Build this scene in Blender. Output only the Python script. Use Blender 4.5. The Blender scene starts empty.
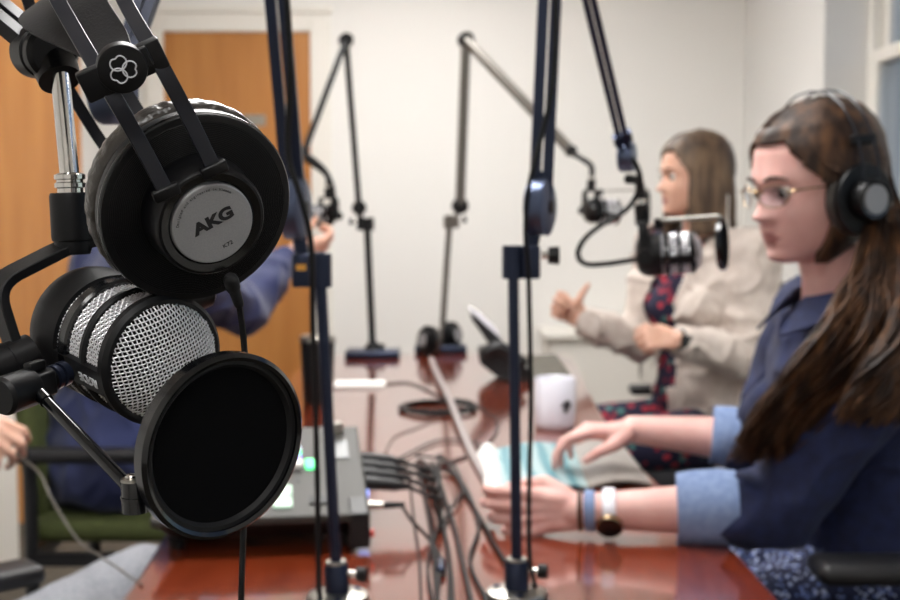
import bpy, bmesh, math, random
from mathutils import Vector, Matrix, noise
V = Vector
R = math.radians
random.seed(7)
sc = bpy.context.scene
COL = sc.collection
# ---------------------------------------------------------------- camera
CZ = 1.22
F = 1250.0
PITCH = math.atan(95.0 / F)
CAM = V((0, 0, CZ))
FW = V((0, math.cos(PITCH), -math.sin(PITCH)))
UPV = V((0, math.sin(PITCH), math.cos(PITCH)))
def ray(px, py):
    return FW + V((1, 0, 0)) * ((px - 450) / F) + UPV * ((300 - py) / F)
def P(px, py, Y):
    r = ray(px, py)
    return CAM + r * (Y / r.y)
def PT(px, py, z=0.74):
    r = ray(px, py)
    return CAM + r * ((z - CZ) / r.z)
# ---------------------------------------------------------------- materials
def lin(c):
    if isinstance(c, str):
        c = tuple(int(c[i:i + 2], 16) for i in (0, 2, 4))
    return tuple(((x / 255) / 12.92 if x <= 10 else (((x / 255) + .055) / 1.055) ** 2.4) for x in c) + (1,)
def mat(name, col, rough=.5, metal=0, col2=None, scale=20, stretch=(1, 1, 1), bump=0, bscale=None, sss=0, coat=0,
        emis=None, estr=0, trans=0, contrast=(.35, .65), spec=.5, detail=4, bdist=.002, sheen=0):
    m = bpy.data.materials.new(name); m.use_nodes = True
    nt = m.node_tree; b = nt.nodes['Principled BSDF']
    b.inputs['Base Color'].default_value = lin(col)
    b.inputs['Roughness'].default_value = rough
    b.inputs['Metallic'].default_value = metal
    b.inputs['Specular IOR Level'].default_value = spec
    b.inputs['Coat Weight'].default_value = coat
    b.inputs['Coat Roughness'].default_value = .08
    b.inputs['Transmission Weight'].default_value = trans
    b.inputs['Sheen Weight'].default_value = sheen
    if sss:
        b.inputs['Subsurface Weight'].default_value = sss
        b.inputs['Subsurface Radius'].default_value = (.012, .005, .003)
        b.inputs['Subsurface Scale'].default_value = 1
    if emis:
        b.inputs['Emission Color'].default_value = lin(emis)
        b.inputs['Emission Strength'].default_value = estr
    tc = nt.nodes.new('ShaderNodeTexCoord'); mp = nt.nodes.new('ShaderNodeMapping')
    mp.inputs['Scale'].default_value = stretch
    nt.links.new(tc.outputs['Object'], mp.inputs['Vector'])
    if col2 is not None:
        n = nt.nodes.new('ShaderNodeTexNoise'); n.inputs['Scale'].default_value = scale; n.inputs['Detail'].default_value = detail
        r = nt.nodes.new('ShaderNodeValToRGB')
        r.color_ramp.elements[0].position = contrast[0]; r.color_ramp.elements[1].position = contrast[1]
        r.color_ramp.elements[0].color = lin(col); r.color_ramp.elements[1].color = lin(col2)
        nt.links.new(mp.outputs[0], n.inputs['Vector']); nt.links.new(n.outputs['Fac'], r.inputs[0])
        nt.links.new(r.outputs[0], b.inputs['Base Color'])
    if bump:
        n = nt.nodes.new('ShaderNodeTexNoise'); n.inputs['Scale'].default_value = bscale or scale; n.inputs['Detail'].default_value = 3
        bp = nt.nodes.new('ShaderNodeBump'); bp.inputs['Strength'].default_value = bump; bp.inputs['Distance'].default_value = bdist
        nt.links.new(mp.outputs[0], n.inputs['Vector']); nt.links.new(n.outputs['Fac'], bp.inputs['Height'])
        nt.links.new(bp.outputs[0], b.inputs['Normal'])
    return m
M = {}
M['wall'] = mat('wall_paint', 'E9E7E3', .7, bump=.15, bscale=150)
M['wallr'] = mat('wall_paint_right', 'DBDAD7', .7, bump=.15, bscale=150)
M['ceil'] = mat('ceiling_tile', 'E8E6E0', .9, bump=.4, bscale=80)
M['trim'] = mat('white_trim', 'E6E2DA', .4)
M['carpet'] = mat('carpet', '403A32', .95, col2='625A4E', scale=260, bump=.8, bscale=300, bdist=.004)
M['door'] = mat('door_wood', 'B97E40', .36, col2='AC7036', scale=5, stretch=(3, 3, .35), bump=.05, coat=.2)
M['table'] = mat('table_wood', '7E3319', .16, col2='5C2110', scale=26, stretch=(3.2, .35, 1), coat=1, detail=6, contrast=(.3, .75), bump=.03)
M['tedge'] = mat('table_edge', '6A2A16', .3, col2='4d1f10', scale=20, stretch=(1, 1, 6), coat=.3)
M['blk'] = mat('black_plastic', '08080B', .42, spec=.32)
M['blkg'] = mat('black_gloss', '08090C', .18, coat=.3)
M['blkm'] = mat('black_powder_coat', '090A0D', .48, bump=.1, bscale=900, bdist=.0004, spec=.32)
M['nvy_metal'] = mat('blue_black_metal', '2B3246', .36, metal=.7)
M['disc_metal'] = mat('blue_grey_metal', '566078', .4, metal=.8)
M['rubber'] = mat('black_rubber', '09090B', .6, spec=.35)
M['wireblk'] = mat('black_band_steel', '10131E', .3, spec=.5)
M['foam'] = mat('black_foam', '060607', .95)
M['fabric_blk'] = mat('black_mesh_fabric', '050506', .95, col2='08080A', scale=900, spec=.1)
M['leather'] = mat('dark_leather', '1C1B1D', .6, bump=.3, bscale=700, bdist=.0006)
M['cushion'] = mat('cushion_leather', '3A3632', .32, bump=.8, bscale=90, bdist=.004, coat=.15)
M['chrome'] = mat('chrome', 'D8D6D2', .07, metal=1)
M['steel'] = mat('brushed_steel', 'A8A49C', .3, metal=1)
M['wire'] = mat('grille_wire', 'F6F6FA', .28, metal=.6)
M['silver'] = mat('silver_badge', '96979A', .42, metal=.35, col2='A4A5A8', scale=1500, contrast=(.2, .8))
M['white_ink'] = mat('white_ink', 'D6D8DE', .5)
M['grey_ink'] = mat('grey_ink', '8A8A90', .5)
M['black_ink'] = mat('black_ink', '15151A', .5)
M['ceramic'] = mat('white_ceramic', 'E8E8F2', .15, coat=.4)
M['strap'] = mat('grey_ribbon', '9A918F', .45)
M['paper'] = mat('white_paper', 'F0EFEA', .7)
M['grey_arm'] = mat('grey_arm_metal', '6E6A64', .35, metal=.6)
M['yellow'] = mat('amber_sticker', 'D89A3A', .5)
M['skin'] = mat('skin', 'DFB2A9', .5, col2='D8A59C', scale=30, sss=.12, bump=.05, bscale=300, bdist=.0006)
M['skin2'] = mat('skin_warm', 'DEB29C', .5, col2='D6A58E', scale=30, sss=.12)
M['lip'] = mat('lip', 'B07874', .45)
M['brow'] = mat('eyebrow_hair', '3A2A22', .8)
M['eye'] = mat('eye_white', 'D8D2CC', .2)
M['iris'] = mat('iris', '3A2A20', .15)
def hairmat(name, c1, c2, sc_=1):
    return mat(name, c1, .5, spec=.25, col2=c2, scale=38 * sc_, stretch=(1.4, 1.4, .25), detail=6, contrast=(.42, .75), bump=.5, bscale=160, bdist=.002)
M['hair1'] = hairmat('brown_hair', '2A1E18', '63452F')
M['hair1b'] = hairmat('brown_hair_golden', '40291B', '7C5638')
M['hair2'] = hairmat('ash_brown_hair', '4A3B30', '7C6650')
M['hair3'] = hairmat('dark_hair', '251C18', '3a2c24')
M['denim'] = mat('dark_denim', '121A3C', .85, col2='19244C', scale=60, bump=.5, bscale=420, bdist=.0012, sheen=.05)
M['denim_in'] = mat('pale_denim_cuff', '7084AC', .85, col2='8296BA', scale=90, bump=.4, bscale=500, bdist=.001)
M['stitch'] = mat('denim_stitch', '3a4a78', .8)
M['navy'] = mat('navy_cotton', '1E264C', .85, col2='242D58', scale=12, bump=.3, bscale=200, sheen=.15)
M['cream'] = mat('cream_knit', 'D6CBC2', .9, col2='CABDB3', scale=40, bump=.6, bscale=260, bdist=.002, sheen=.2)
M['jeans'] = mat('grey_trousers', '8E9096', .9, col2='7E8087', scale=150, bump=.3, bscale=300)
M['dtrouser'] = mat('dark_trousers', '1A1C26', .9)
M['green'] = mat('green_upholstery', '454D22', .85, col2='3C431E', scale=80, bump=.4, bscale=300)
M['chair_blk'] = mat('black_chair_plastic', '17171A', .45)
M['chair_fab'] = mat('charcoal_upholstery', '1E1E22', .9, col2='28282C', scale=200, bump=.4, bscale=500)
M['shoe'] = mat('shoe_leather', '1a1816', .5)
M['phone'] = mat('phone_plastic', '1B1C1F', .4)
M['screen'] = mat('dim_screen', '1E2226', .35)
M['olive'] = mat('olive_fabric', '625E54', .8, col2='524F46', scale=60)
M['mixer'] = mat('mixer_body', '33312C', .55, bump=.1, bscale=600, bdist=.0003)
M['mixblk'] = mat('mixer_base', '101114', .45)
M['glass'] = None
def floral(name, base, c1, c2, c3, scale, thr=.3):
    m = mat(name, base, .85); nt = m.node_tree; b = nt.nodes['Principled BSDF']
    tc = nt.nodes.new('ShaderNodeTexCoord'); v = nt.nodes.new('ShaderNodeTexVoronoi'); v.inputs['Scale'].default_value = scale
    nt.links.new(tc.outputs['Object'], v.inputs['Vector'])
    sep = nt.nodes.new('ShaderNodeSeparateColor'); nt.links.new(v.outputs['Color'], sep.inputs[0])
    r = nt.nodes.new('ShaderNodeValToRGB'); r.color_ramp.interpolation = 'CONSTANT'
    e = r.color_ramp.elements; e[0].color = lin(c1); e[0].position = 0; e[1].color = lin(c2); e[1].position = .45
    x = e.new(.75); x.color = lin(c3)
    nt.links.new(sep.outputs[0], r.inputs[0])
    lt = nt.nodes.new('ShaderNodeMath'); lt.operation = 'LESS_THAN'; lt.inputs[1].default_value = thr
    nt.links.new(v.outputs['Distance'], lt.inputs[0])
    mx = nt.nodes.new('ShaderNodeMix'); mx.data_type = 'RGBA'; mx.inputs[6].default_value = lin(base)
    nt.links.new(lt.outputs[0], mx.inputs[0]); nt.links.new(r.outputs[0], mx.inputs[7]); nt.links.new(mx.outputs[2], b.inputs['Base Color'])
    return m
M['floral_red'] = floral('red_floral_cloth', '1E1C38', 'B03040', '8A2238', '4E7A78', 34, .42)
M['floral_blue'] = floral('blue_speckled_cloth', '1A2242', 'B8C4E8', '6C80BC', '8A9AD0', 120, .36)
def stripes(name, c1, c2, scale, axis='X'):
    m = mat(name, c1, .5); nt = m.node_tree; b = nt.nodes['Principled BSDF']
    tc = nt.nodes.new('ShaderNodeTexCoord'); w = nt.nodes.new('ShaderNodeTexWave'); w.bands_direction = axis
    w.inputs['Scale'].default_value = scale; w.inputs['Distortion'].default_value = 1.5; w.inputs['Detail'].default_value = 3
    r = nt.nodes.new('ShaderNodeValToRGB'); r.color_ramp.elements[0].color = lin(c1); r.color_ramp.elements[1].color = lin(c2)
    r.color_ramp.elements[0].position = .35; r.color_ramp.elements[1].position = .6
    nt.links.new(tc.outputs['Object'], w.inputs['Vector']); nt.links.new(w.outputs['Fac'], r.inputs[0]); nt.links.new(r.outputs[0], b.inputs['Base Color'])
    return m
M['teal_page'] = stripes('teal_striped_page', '548791', '98B0B2', 9)
M['grey_page'] = mat('grey_printed_page', '857F79', .6, col2='96908A', scale=60)
def emit(name, c, s):
    return mat(name, c, .4, emis=c, estr=s)
M['pad_white'] = emit('white_lit_pad', 'C8CCE8', .55)
M['pad_pink'] = emit('pink_lit_pad', 'DDBFC4', .45)
M['led_green'] = emit('green_led', '38E080', 1.6)
M['led_violet'] = emit('violet_led', '8A80F0', 1.0)
M['led_blue'] = emit('blue_led', '90A8F8', 1.2)
M['pad_green'] = emit('pale_green_pad', 'A8C8B0', .45)
M['red_plug'] = mat('red_plug', 'C02818', .4)
g = bpy.data.materials.new('window_glass'); g.use_nodes = True; nt = g.node_tree
nt.nodes.clear(); o_ = nt.nodes.new('ShaderNodeOutputMaterial'); t_ = nt.nodes.new('ShaderNodeBsdfTransparent'); t_.inputs[0].default_value = (.93, .96, 1, 1)
gl = nt.nodes.new('ShaderNodeBsdfGlossy'); gl.inputs['Roughness'].default_value = .02; mx = nt.nodes.new('ShaderNodeMixShader'); mx.inputs[0].default_value = .08
nt.links.new(t_.outputs[0], mx.inputs[1]); nt.links.new(gl.outputs[0], mx.inputs[2]); nt.links.new(mx.outputs[0], o_.inputs[0]); M['glass'] = g
# ---------------------------------------------------------------- mesh helpers
def frame(z, up=V((0, 0, 1))):
    z = V(z).normalized(); y = V(up) - z * V(up).dot(z)
    if y.length < 1e-4: y = V((0, 1, 0)) - z * z.y
    y.normalize(); x = y.cross(z)
    return Matrix((x, y, z)).transposed()
def M4(loc, rot3):
    return Matrix.Translation(V(loc)) @ rot3.to_4x4()
def smooth_path(pts, n=8):
    pts = [V(p) for p in pts]
    if len(pts) < 3: return pts
    q = [pts[0] * 2 - pts[1]] + pts + [pts[-1] * 2 - pts[-2]]
    out = []
    for i in range(1, len(q) - 2):
        p0, p1, p2, p3 = q[i - 1], q[i], q[i + 1], q[i + 2]
        for k in range(n):
            t = k / n
            out.append(.5 * ((2 * p1) + (p2 - p0) * t + (2 * p0 - 5 * p1 + 4 * p2 - p3) * t * t + (3 * p1 - p0 - 3 * p2 + p3) * t ** 3))
    out.append(pts[-1]); return out
def lerp_r(r, n):
    if isinstance(r, (int, float)): return [r] * n
    out = []
    for i in range(n):
        t = i / max(1, n - 1) * (len(r) - 1); k = min(int(t), len(r) - 2); out.append(r[k] + (r[k + 1] - r[k]) * (t - k))
    return out
class MB:
    def __init__(s): s.bm = bmesh.new()
    def rings(s, rings, caps=True, closed=False):
        bm = s.bm; vr = [[bm.verts.new(p) for p in r] for r in rings]; n = len(vr[0])
        L = len(vr)
        for a in range(L if closed else L - 1):
            A, B = vr[a], vr[(a + 1) % L]
            for i in range(n):
                try: bm.faces.new((A[i], A[(i + 1) % n], B[(i + 1) % n], B[i]))
                except ValueError: pass
        if caps and not closed:
            try: bm.faces.new(list(reversed(vr[0]))); bm.faces.new(vr[-1])
            except ValueError: pass
        return s
    def tube(s, pts, r, seg=8, flat=None, up=None, closed=False, caps=True, rounded=False, sq=False):
        """flat=(a,b): elliptical/rect section multipliers along (side, up)"""
        pts = [V(p) for p in pts]; n = len(pts); rr = lerp_r(r, n)
        t0 = (pts[1] - pts[0]).normalized(); upv = V(up) if up is not None else (V((0, 0, 1)) if abs(t0.z) < .9 else V((1, 0, 0)))
        nrm = (upv - t0 * upv.dot(t0)).normalized(); rings = []
        for i, p in enumerate(pts):
            if closed: t = pts[(i + 1) % n] - pts[i - 1]
            elif i == 0: t = pts[1] - pts[0]
            elif i == n - 1: t = pts[-1] - pts[-2]
            else: t = pts[i + 1] - pts[i - 1]
            if t.length < 1e-9: t = t0
            t.normalize()
            if up is not None: nrm = upv
            nrm = nrm - t * nrm.dot(t)
            if nrm.length < 1e-6: nrm = V((1, 0, 0)) - t * t.x
            nrm.normalize(); bi = t.cross(nrm); a, b = flat if flat else (1, 1)
            ring = []
            if sq:
                for (cx, cy) in ((-1, -1), (1, -1), (1, 1), (-1, 1)): ring.append(p + bi * (cx * a * rr[i]) + nrm * (cy * b * rr[i]))
            else:
                for k in range(seg):
                    an = 2 * math.pi * k / seg; ring.append(p + bi * (math.cos(an) * rr[i] * a) + nrm * (math.sin(an) * rr[i] * b))
            rings.append(ring)
        if rounded and not closed:
            def cap(ring, c, d, rad):
                res = []
                for q in (.5, .87):
                    cc = c + d * rad * q; k = math.sqrt(1 - q * q); res.append([cc + (v - c) * k for v in ring])
                return res
            h = cap(rings[0], pts[0], (pts[0] - pts[1]).normalized(), rr[0]); e = cap(rings[-1], pts[-1], (pts[-1] - pts[-2]).normalized(), rr[-1])
            rings = list(reversed(h)) + rings + e
        return s.rings(rings, caps, closed)
    def cyl(s, a, b, r, r2=None, seg=24): return s.tube([a, b], [r, r if r2 is None else r2], seg)
    def lathe(s, prof, mat4, seg=48, caps=True):
        rings = []
        for (r, z) in prof:
            rings.append([mat4 @ V((math.cos(2 * math.pi * k / seg) * r, math.sin(2 * math.pi * k / seg) * r, z)) for k in range(seg)])
        return s.rings(rings, caps)
    def box(s, c, size, rot=None, bev=0):
        b2 = bmesh.new(); bmesh.ops.create_cube(b2, size=1)
        for v in b2.verts: v.co = V((v.co.x * size[0], v.co.y * size[1], v.co.z * size[2]))
        if bev: bmesh.ops.bevel(b2, geom=list(b2.edges), offset=bev, segments=3, affect='EDGES', profile=.5)
        m = Matrix.Translation(V(c)) @ (rot.to_4x4() if rot is not None else Matrix.Identity(4))
        bmesh.ops.transform(b2, matrix=m, verts=b2.verts); s.join(b2); return s
    def box2(s, a, b, bev=0):
        a, b = V(a), V(b); return s.box((a + b) / 2, (abs(b.x - a.x), abs(b.y - a.y), abs(b.z - a.z)), None, bev)
    def join(s, b2):
        me = bpy.data.meshes.new('t'); b2.to_mesh(me); b2.free(); s.bm.from_mesh(me); bpy.data.meshes.remove(me)
    def sphere(s, c, r, scale=(1, 1, 1), rot=None, u=20, v=12):
        b2 = bmesh.new(); bmesh.ops.create_uvsphere(b2, u_segments=u, v_segments=v, radius=r)
        m = Matrix.Translation(V(c)) @ (rot.to_4x4() if rot is not None else Matrix.Identity(4)) @ Matrix.Diagonal(V((*scale, 1)))
        bmesh.ops.transform(b2, matrix=m, verts=b2.verts); s.join(b2); return s
    def chain(s, pts, rad, seg=16):
        pts = [V(p) for p in pts]
        for i, p in enumerate(pts): s.sphere(p, rad[i], u=16, v=10)
        for i in range(len(pts) - 1): s.cyl(pts[i], pts[i + 1], rad[i], rad[i + 1], seg)
        return s
    def prism(s, pts, ext):
        e = V(ext); return s.rings([[V(p) for p in pts], [V(p) + e for p in pts]])
    def sheet(s, A, B, th):
        """ribbon between edge paths A and B with thickness"""
        rings = []
        n = len(A)
        for i in range(n):
            t = (A[min(i + 1, n - 1)] - A[max(i - 1, 0)]); w = B[i] - A[i]; nn = t.cross(w).normalized() * th / 2
            rings.append([A[i] + nn, B[i] + nn, B[i] - nn, A[i] - nn])
        return s.rings(rings)
    def build(s, name, m, parent=None, smooth=True, angle=40, bevel=0, fix=True):
        bm = s.bm
        if fix: bmesh.ops.recalc_face_normals(bm, faces=bm.faces)
        me = bpy.data.meshes.new(name); bm.to_mesh(me); bm.free()
        me.materials.append(m)
        o = bpy.data.objects.new(name, me); COL.objects.link(o)
        if smooth: shade(me, angle)
        if bevel:
            bv = o.modifiers.new('b', 'BEVEL'); bv.width = bevel; bv.segments = 2; bv.limit_method = 'ANGLE'; bv.angle_limit = R(40)
        if parent is not None: setpar(o, parent)
        return o
def shade(me, angle=40):
    for p in me.polygons: p.use_smooth = True
    bm = bmesh.new(); bm.from_mesh(me); a = R(angle)
    for e in bm.edges:
        if len(e.link_faces) == 2 and e.calc_face_angle(0) > a: e.smooth = False
    bm.to_mesh(me); bm.free()
WP = {}
def setpar(o, p):
    o.parent = p; o.matrix_parent_inverse = WP.get(p.name, Matrix.Identity(4)).inverted()
def thing(name, label, cat, loc=(0, 0, 0), group=None):
    o = bpy.data.objects.new(name, None); COL.objects.link(o); o.location = loc; o.empty_display_size = .05
    WP[o.name] = Matrix.Translation(V(loc)); tag(o, label, cat, group); return o
def tag(o, label, cat, group=None):
    o['label'] = label; o['category'] = cat
    if group: o['group'] = group
    return o
def struct(o): o['kind'] = 'structure'; return o
def text(txt, m, mat4, size, name, parent, ext=.0003, xs=1, bold=0, align='CENTER'):
    c = bpy.data.curves.new('t', 'FONT'); c.body = txt; c.size = size; c.extrude = ext; c.align_x = align; c.align_y = 'CENTER'; c.offset = bold
    t = bpy.data.objects.new('t', c); COL.objects.link(t); dg = bpy.context.evaluated_depsgraph_get()
    me = bpy.data.meshes.new_from_object(t.evaluated_get(dg)); bpy.data.objects.remove(t)
    me.transform(mat4 @ Matrix.Diagonal(V((xs, 1, 1, 1)))); me.materials.clear(); me.materials.append(m); me.name = name
    o = bpy.data.objects.new(name, me); COL.objects.link(o)
    if parent: setpar(o, parent)
    return o
def remeshed(mb, name, m, parent, voxel=.004, sm=4, disp=None, fac=.5):
    bm = mb.bm; bmesh.ops.recalc_face_normals(bm, faces=bm.faces)
    me = bpy.data.meshes.new('t'); bm.to_mesh(me); bm.free(); t = bpy.data.objects.new('t', me); COL.objects.link(t)
    r = t.modifiers.new('r', 'REMESH'); r.mode = 'VOXEL'; r.voxel_size = voxel; r.adaptivity = 0
    s = t.modifiers.new('s', 'SMOOTH'); s.factor = fac; s.iterations = sm
    dg = bpy.context.evaluated_depsgraph_get(); out = bpy.data.meshes.new_from_object(t.evaluated_get(dg)); bpy.data.objects.remove(t)
    out.name = name
    if disp:
        ns = [v.normal.copy() for v in out.vertices]
        for v, n in zip(out.vertices, ns): v.co += n * disp(v.co)
    out.materials.clear(); out.materials.append(m)
    for p in out.polygons: p.use_smooth = True
    o = bpy.data.objects.new(name, out); COL.objects.link(o)
    if parent is not None: setpar(o, parent)
    return o
# ---------------------------------------------------------------- room
XL, XR, YB, YF, ZC = -1.79, 1.39, 5.96, -1.9, 2.6
struct(MB().box2((XL - .1, YF - .1, -.1), (XR + .3, YB + .1, 0)).build('floor', M['carpet'], None, False))
struct(MB().box2((XL - .1, YF - .1, ZC), (XR + .3, YB + .1, ZC + .1)).build('ceiling', M['ceil'], None, False))
struct(MB().box2((XL - .1, YB, 0), (XR + .3, YB + .1, ZC)).build('wall_back', M['wall'], None, False))
struct(MB().box2((XL - .1, YF, 0), (XL, YB, ZC)).build('wall_left', M['wall'], None, False))
struct(MB().box2((XL - .1, YF - .1, 0), (XR + .3, YF, ZC)).build('wall_front', M['wall'], None, False))
# right wall with two window openings
wy = [(3.5, 4.7), (.1, 1.9)]; wz = (.85, 2.35)
mb = MB()
mb.box2((XR, YF, 0), (XR + .3, YB, wz[0])); mb.box2((XR, YF, wz[1]), (XR + .3, YB, ZC))
mb.box2((XR, 4.7, wz[0]), (XR + .3, YB, wz[1])); mb.box2((XR, 1.9, wz[0]), (XR + .3, 3.5, wz[1])); mb.box2((XR, YF, wz[0]), (XR + .3, .1, wz[1]))
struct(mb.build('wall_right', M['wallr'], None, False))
for i, (y0, y1) in enumerate(wy):
    t = bpy.data.objects.new('window_%d' % (i + 1), None); COL.objects.link(t); t.location = (XR + .2, (y0 + y1) / 2, wz[0]); WP[t.name] = Matrix.Translation(t.location); struct(t)
    xo = XR + .2; mb = MB(); z0, z1 = wz
    mb.box2((xo - .04, y0, z0), (xo + .06, y0 + .05, z1)); mb.box2((xo - .04, y1 - .05, z0), (xo + .06, y1, z1))
    mb.box2((xo - .04, y0, z1 - .05), (xo + .06, y1, z1)); mb.box2((xo - .04, y0, z0), (xo + .06, y1, z0 + .05))
    mb.build('window_frame', M['trim'], t, False, bevel=.004)
    zm = 1.76
    for k, (a, b, dx) in enumerate(((z0 + .05, zm + .025, -.02), (zm - .025, z1 - .05, .02))):
        mb = MB(); x = xo + dx
        mb.box2((x - .018, y0 + .05, a), (x + .018, y0 + .1, b)); mb.box2((x - .018, y1 - .1, a), (x + .018, y1 - .05, b))
        mb.box2((x - .018, y0 + .1, a), (x + .018, y1 - .1, a + .05)); mb.box2((x - .018, y0 + .1, b - .05), (x + .018, y1 - .1, b))
        sash = mb.build('sash', M['trim'], t, False, bevel=.004)
        MB().box2((x - .003, y0 + .1, a + .05), (x + .003, y1 - .1, b - .05)).build('pane', M['glass'], sash, False)
    mb = MB(); mb.box2((XR - .03, y0 - .06, z0 - .03), (XR + .17, y1 + .06, z0), .004); mb.build('window_sill', M['trim'], t, False)
    mb = MB()
    for (a, b) in (((XR - .012, y0 - .09, z0 - .12), (XR, y0, z1 + .09)),) if i else (): mb.box2(a, b)
    if i: mb.build('casing', M['trim'], t, False)
# back door
DX0, DX1 = P(165, 100, YB).x, P(311, 100, YB).x
t = bpy.data.objects.new('door_1', None); COL.objects.link(t); t.location = ((DX0 + DX1) / 2, YB, 0); WP[t.name] = Matrix.Translation(t.location); struct(t)
MB().box2((DX0, YB - .012, .01), (DX1, YB - .001, 2.03)).build('door_leaf', M['door'], t, False)
mb = MB()
cw = .085
for (a, b) in (((DX0 - cw, YB - .03, 0), (DX0, YB, 2.03 + cw)), ((DX1, YB - .03, 0), (DX1 + cw, YB, 2.03 + cw)), ((DX0, YB - .03, 2.03), (DX1, YB, 2.03 + cw)),
               ((DX0 - cw - .012, YB - .018, 0), (DX0 - cw + .02, YB, 2.03 + cw)), ((DX1 + cw - .02, YB - .018, 0), (DX1 + cw + .012, YB, 2.03 + cw))): mb.box2(a, b)
mb.box2((DX0 - .012, YB - .02, 0), (DX0, YB, 2.03)); mb.box2((DX0 - cw - .02, YB - .04, 2.03 + cw), (DX1 + cw + .02, YB, 2.03 + cw + .03))
mb.build('door_frame', M['trim'], t, False, bevel=.006)
a, b = P(232, 115, YB), P(266, 126, YB)
MB().box2((a.x, YB - .016, b.z), (b.x, YB - .012, a.z)).build('nameplate', M['steel'], t, False)
# open wooden door leaf on the left
t = bpy.data.objects.new('door_2', None); COL.objects.link(t); t.location = (-1.76, 4.35, 0); WP[t.name] = Matrix.Translation(t.location); struct(t)
A, B = V((-1.765, 4.36, 0)), V((-1.51, 5.1, 0)); d = (B - A).normalized(); n = V((-d.y, d.x, 0))
rot = Matrix((d, n, V((0, 0, 1)))).transposed()
MB().box((A + B) / 2 + V((0, 0, 1.07)), ((B - A).length, .04, 2.12), rot, .003).build('door_leaf', M['door'], t, False)
MB().box2((XL, 4.1, 0), (XL + .02, 4.3, 2.2)).build('door_frame', M['trim'], t, False)
for nm, a, b in (('baseboard_back', (DX1 + cw + .02, YB - .015, 0), (XR, YB, .1)), ('baseboard_right', (XR - .015, YF, 0), (XR, YB, .1)), ('baseboard_left', (XL, YF, 0), (XL + .015, 4.08, .1))):
    struct(MB().box2(a, b, .004).build(nm, M['trim'], None, False))
# ceiling lamps (recessed fluorescent troffers)
M['lampglow'] = emit('lamp_diffuser', 'FDFBF9', 14.6)
M['lampdim'] = emit('lamp_diffuser_dim', 'FDFBF9', 6.8)
for i, (x, y) in enumerate([(-.2, 4.4), (-.2, 2.0), (-.2, -.5)]):
    t = thing('ceiling_light', ['rectangular fluorescent ceiling light nearest the back door', 'rectangular fluorescent ceiling light over the middle of the table', 'rectangular fluorescent ceiling light behind the camera'][i], 'light', (x, y, ZC))
    mb = MB()
    for (a, b) in (((x - .32, y - .62, ZC - .03), (x + .32, y - .59, ZC)), ((x - .32, y + .59, ZC - .03), (x + .32, y + .62, ZC)), ((x - .32, y - .59, ZC - .03), (x - .29, y + .59, ZC)), ((x + .29, y - .59, ZC - .03), (x + .32, y + .59, ZC))): mb.box2(a, b)
    mb.build('frame', M['trim'], t, False)
    MB().box2((x - .29, y - .59, ZC - .015), (x + .29, y + .59, ZC - .002)).build('diffuser', M['lampdim'] if i == 2 else M['lampglow'], t, False)
# ---------------------------------------------------------------- table
t = thing('conference_table', 'long glossy red brown wooden conference table with black microphone stands on it', 'table', (0, 2.5, 0))
def outline(off, n=14):
    pts = []
    L, R_ = [(-.33 , 1.02), (-.40, 1.15), (-.405, 1.6), (-.425, 1.9), (-.44, 2.6), (-.45, 3.4), (-.45, 3.9), (-.43, 4.02)], [(.36, 4.02), (.385, 3.85), (.365, 3.3), (.345, 2.7), (.35, 2.3), (.375, 2.0), (.40, 1.7), (.41, 1.15), (.33, 1.02)]
    q = L + R_; c = V((0, 2.5, 0)); out = []
    for (x, y) in q:
        sx = 1 if x > 0 else -1; sy = 1 if y > 2.5 else -1
        out.append((x - sx * off, y - (sy * off if abs(y - 2.5) > 1.3 else 0)))
    return out
o1 = outline(0); o2 = outline(.006)
mb = MB(); mb.rings([[V((x, y, .71)) for x, y in o2], [V((x, y, .716)) for x, y in o1], [V((x, y, .735)) for x, y in o1], [V((x, y, .74)) for x, y in o2]])
mb.build('tabletop', M['table'], t, False)
mb = MB(); o3 = outline(.09); mb.rings([[V((x, y, .64)) for x, y in o3], [V((x, y, .71)) for x, y in o3]]); mb.build('apron', M['tedge'], t, False)
for y in (1.6, 3.45):
    mb = MB(); mb.box2((-.2, y - .06, .05), (.2, y + .06, .645), .01); mb.build('pedestal', M['tedge'], t, False)
    mb = MB(); mb.box2((-.3, y - .09, 0), (.3, y + .09, .05), .01); mb.build('foot', M['tedge'], t, False)
# white ledge cabinet against back wall
t = thing('low_cabinet', 'low white cabinet against the back wall behind the table', 'cabinet', (.62, 5.75, 0))
a = P(540, 333, 5.6); zt = a.z
mb = MB(); mb.box2((.44, 5.64, .06), (1.37, 5.94, zt - .03)); mb.build('body', M['trim'], t, False, bevel=.004)
mb = MB(); mb.box2((.42, 5.6, zt - .03), (1.385, 5.945, zt), .006); mb.build('top', M['trim'], t, False)
for k in range(2):
    x0 = .46 + k * .455
    d_ = MB().box2((x0, 5.625, .1), (x0 + .44, 5.64, zt - .06), .003).build('door', M['trim'], t, False)
    MB().tube([(x0 + (.4 if k == 0 else .04), 5.61, zt - .2), (x0 + (.4 if k == 0 else .04), 5.61, zt - .12)], .005).build('handle', M['steel'], d_)
mb = MB(); mb.box2((.46, 5.68, 0), (1.35, 5.92, .06)); mb.build('plinth', M['trim'], t, False)
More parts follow.
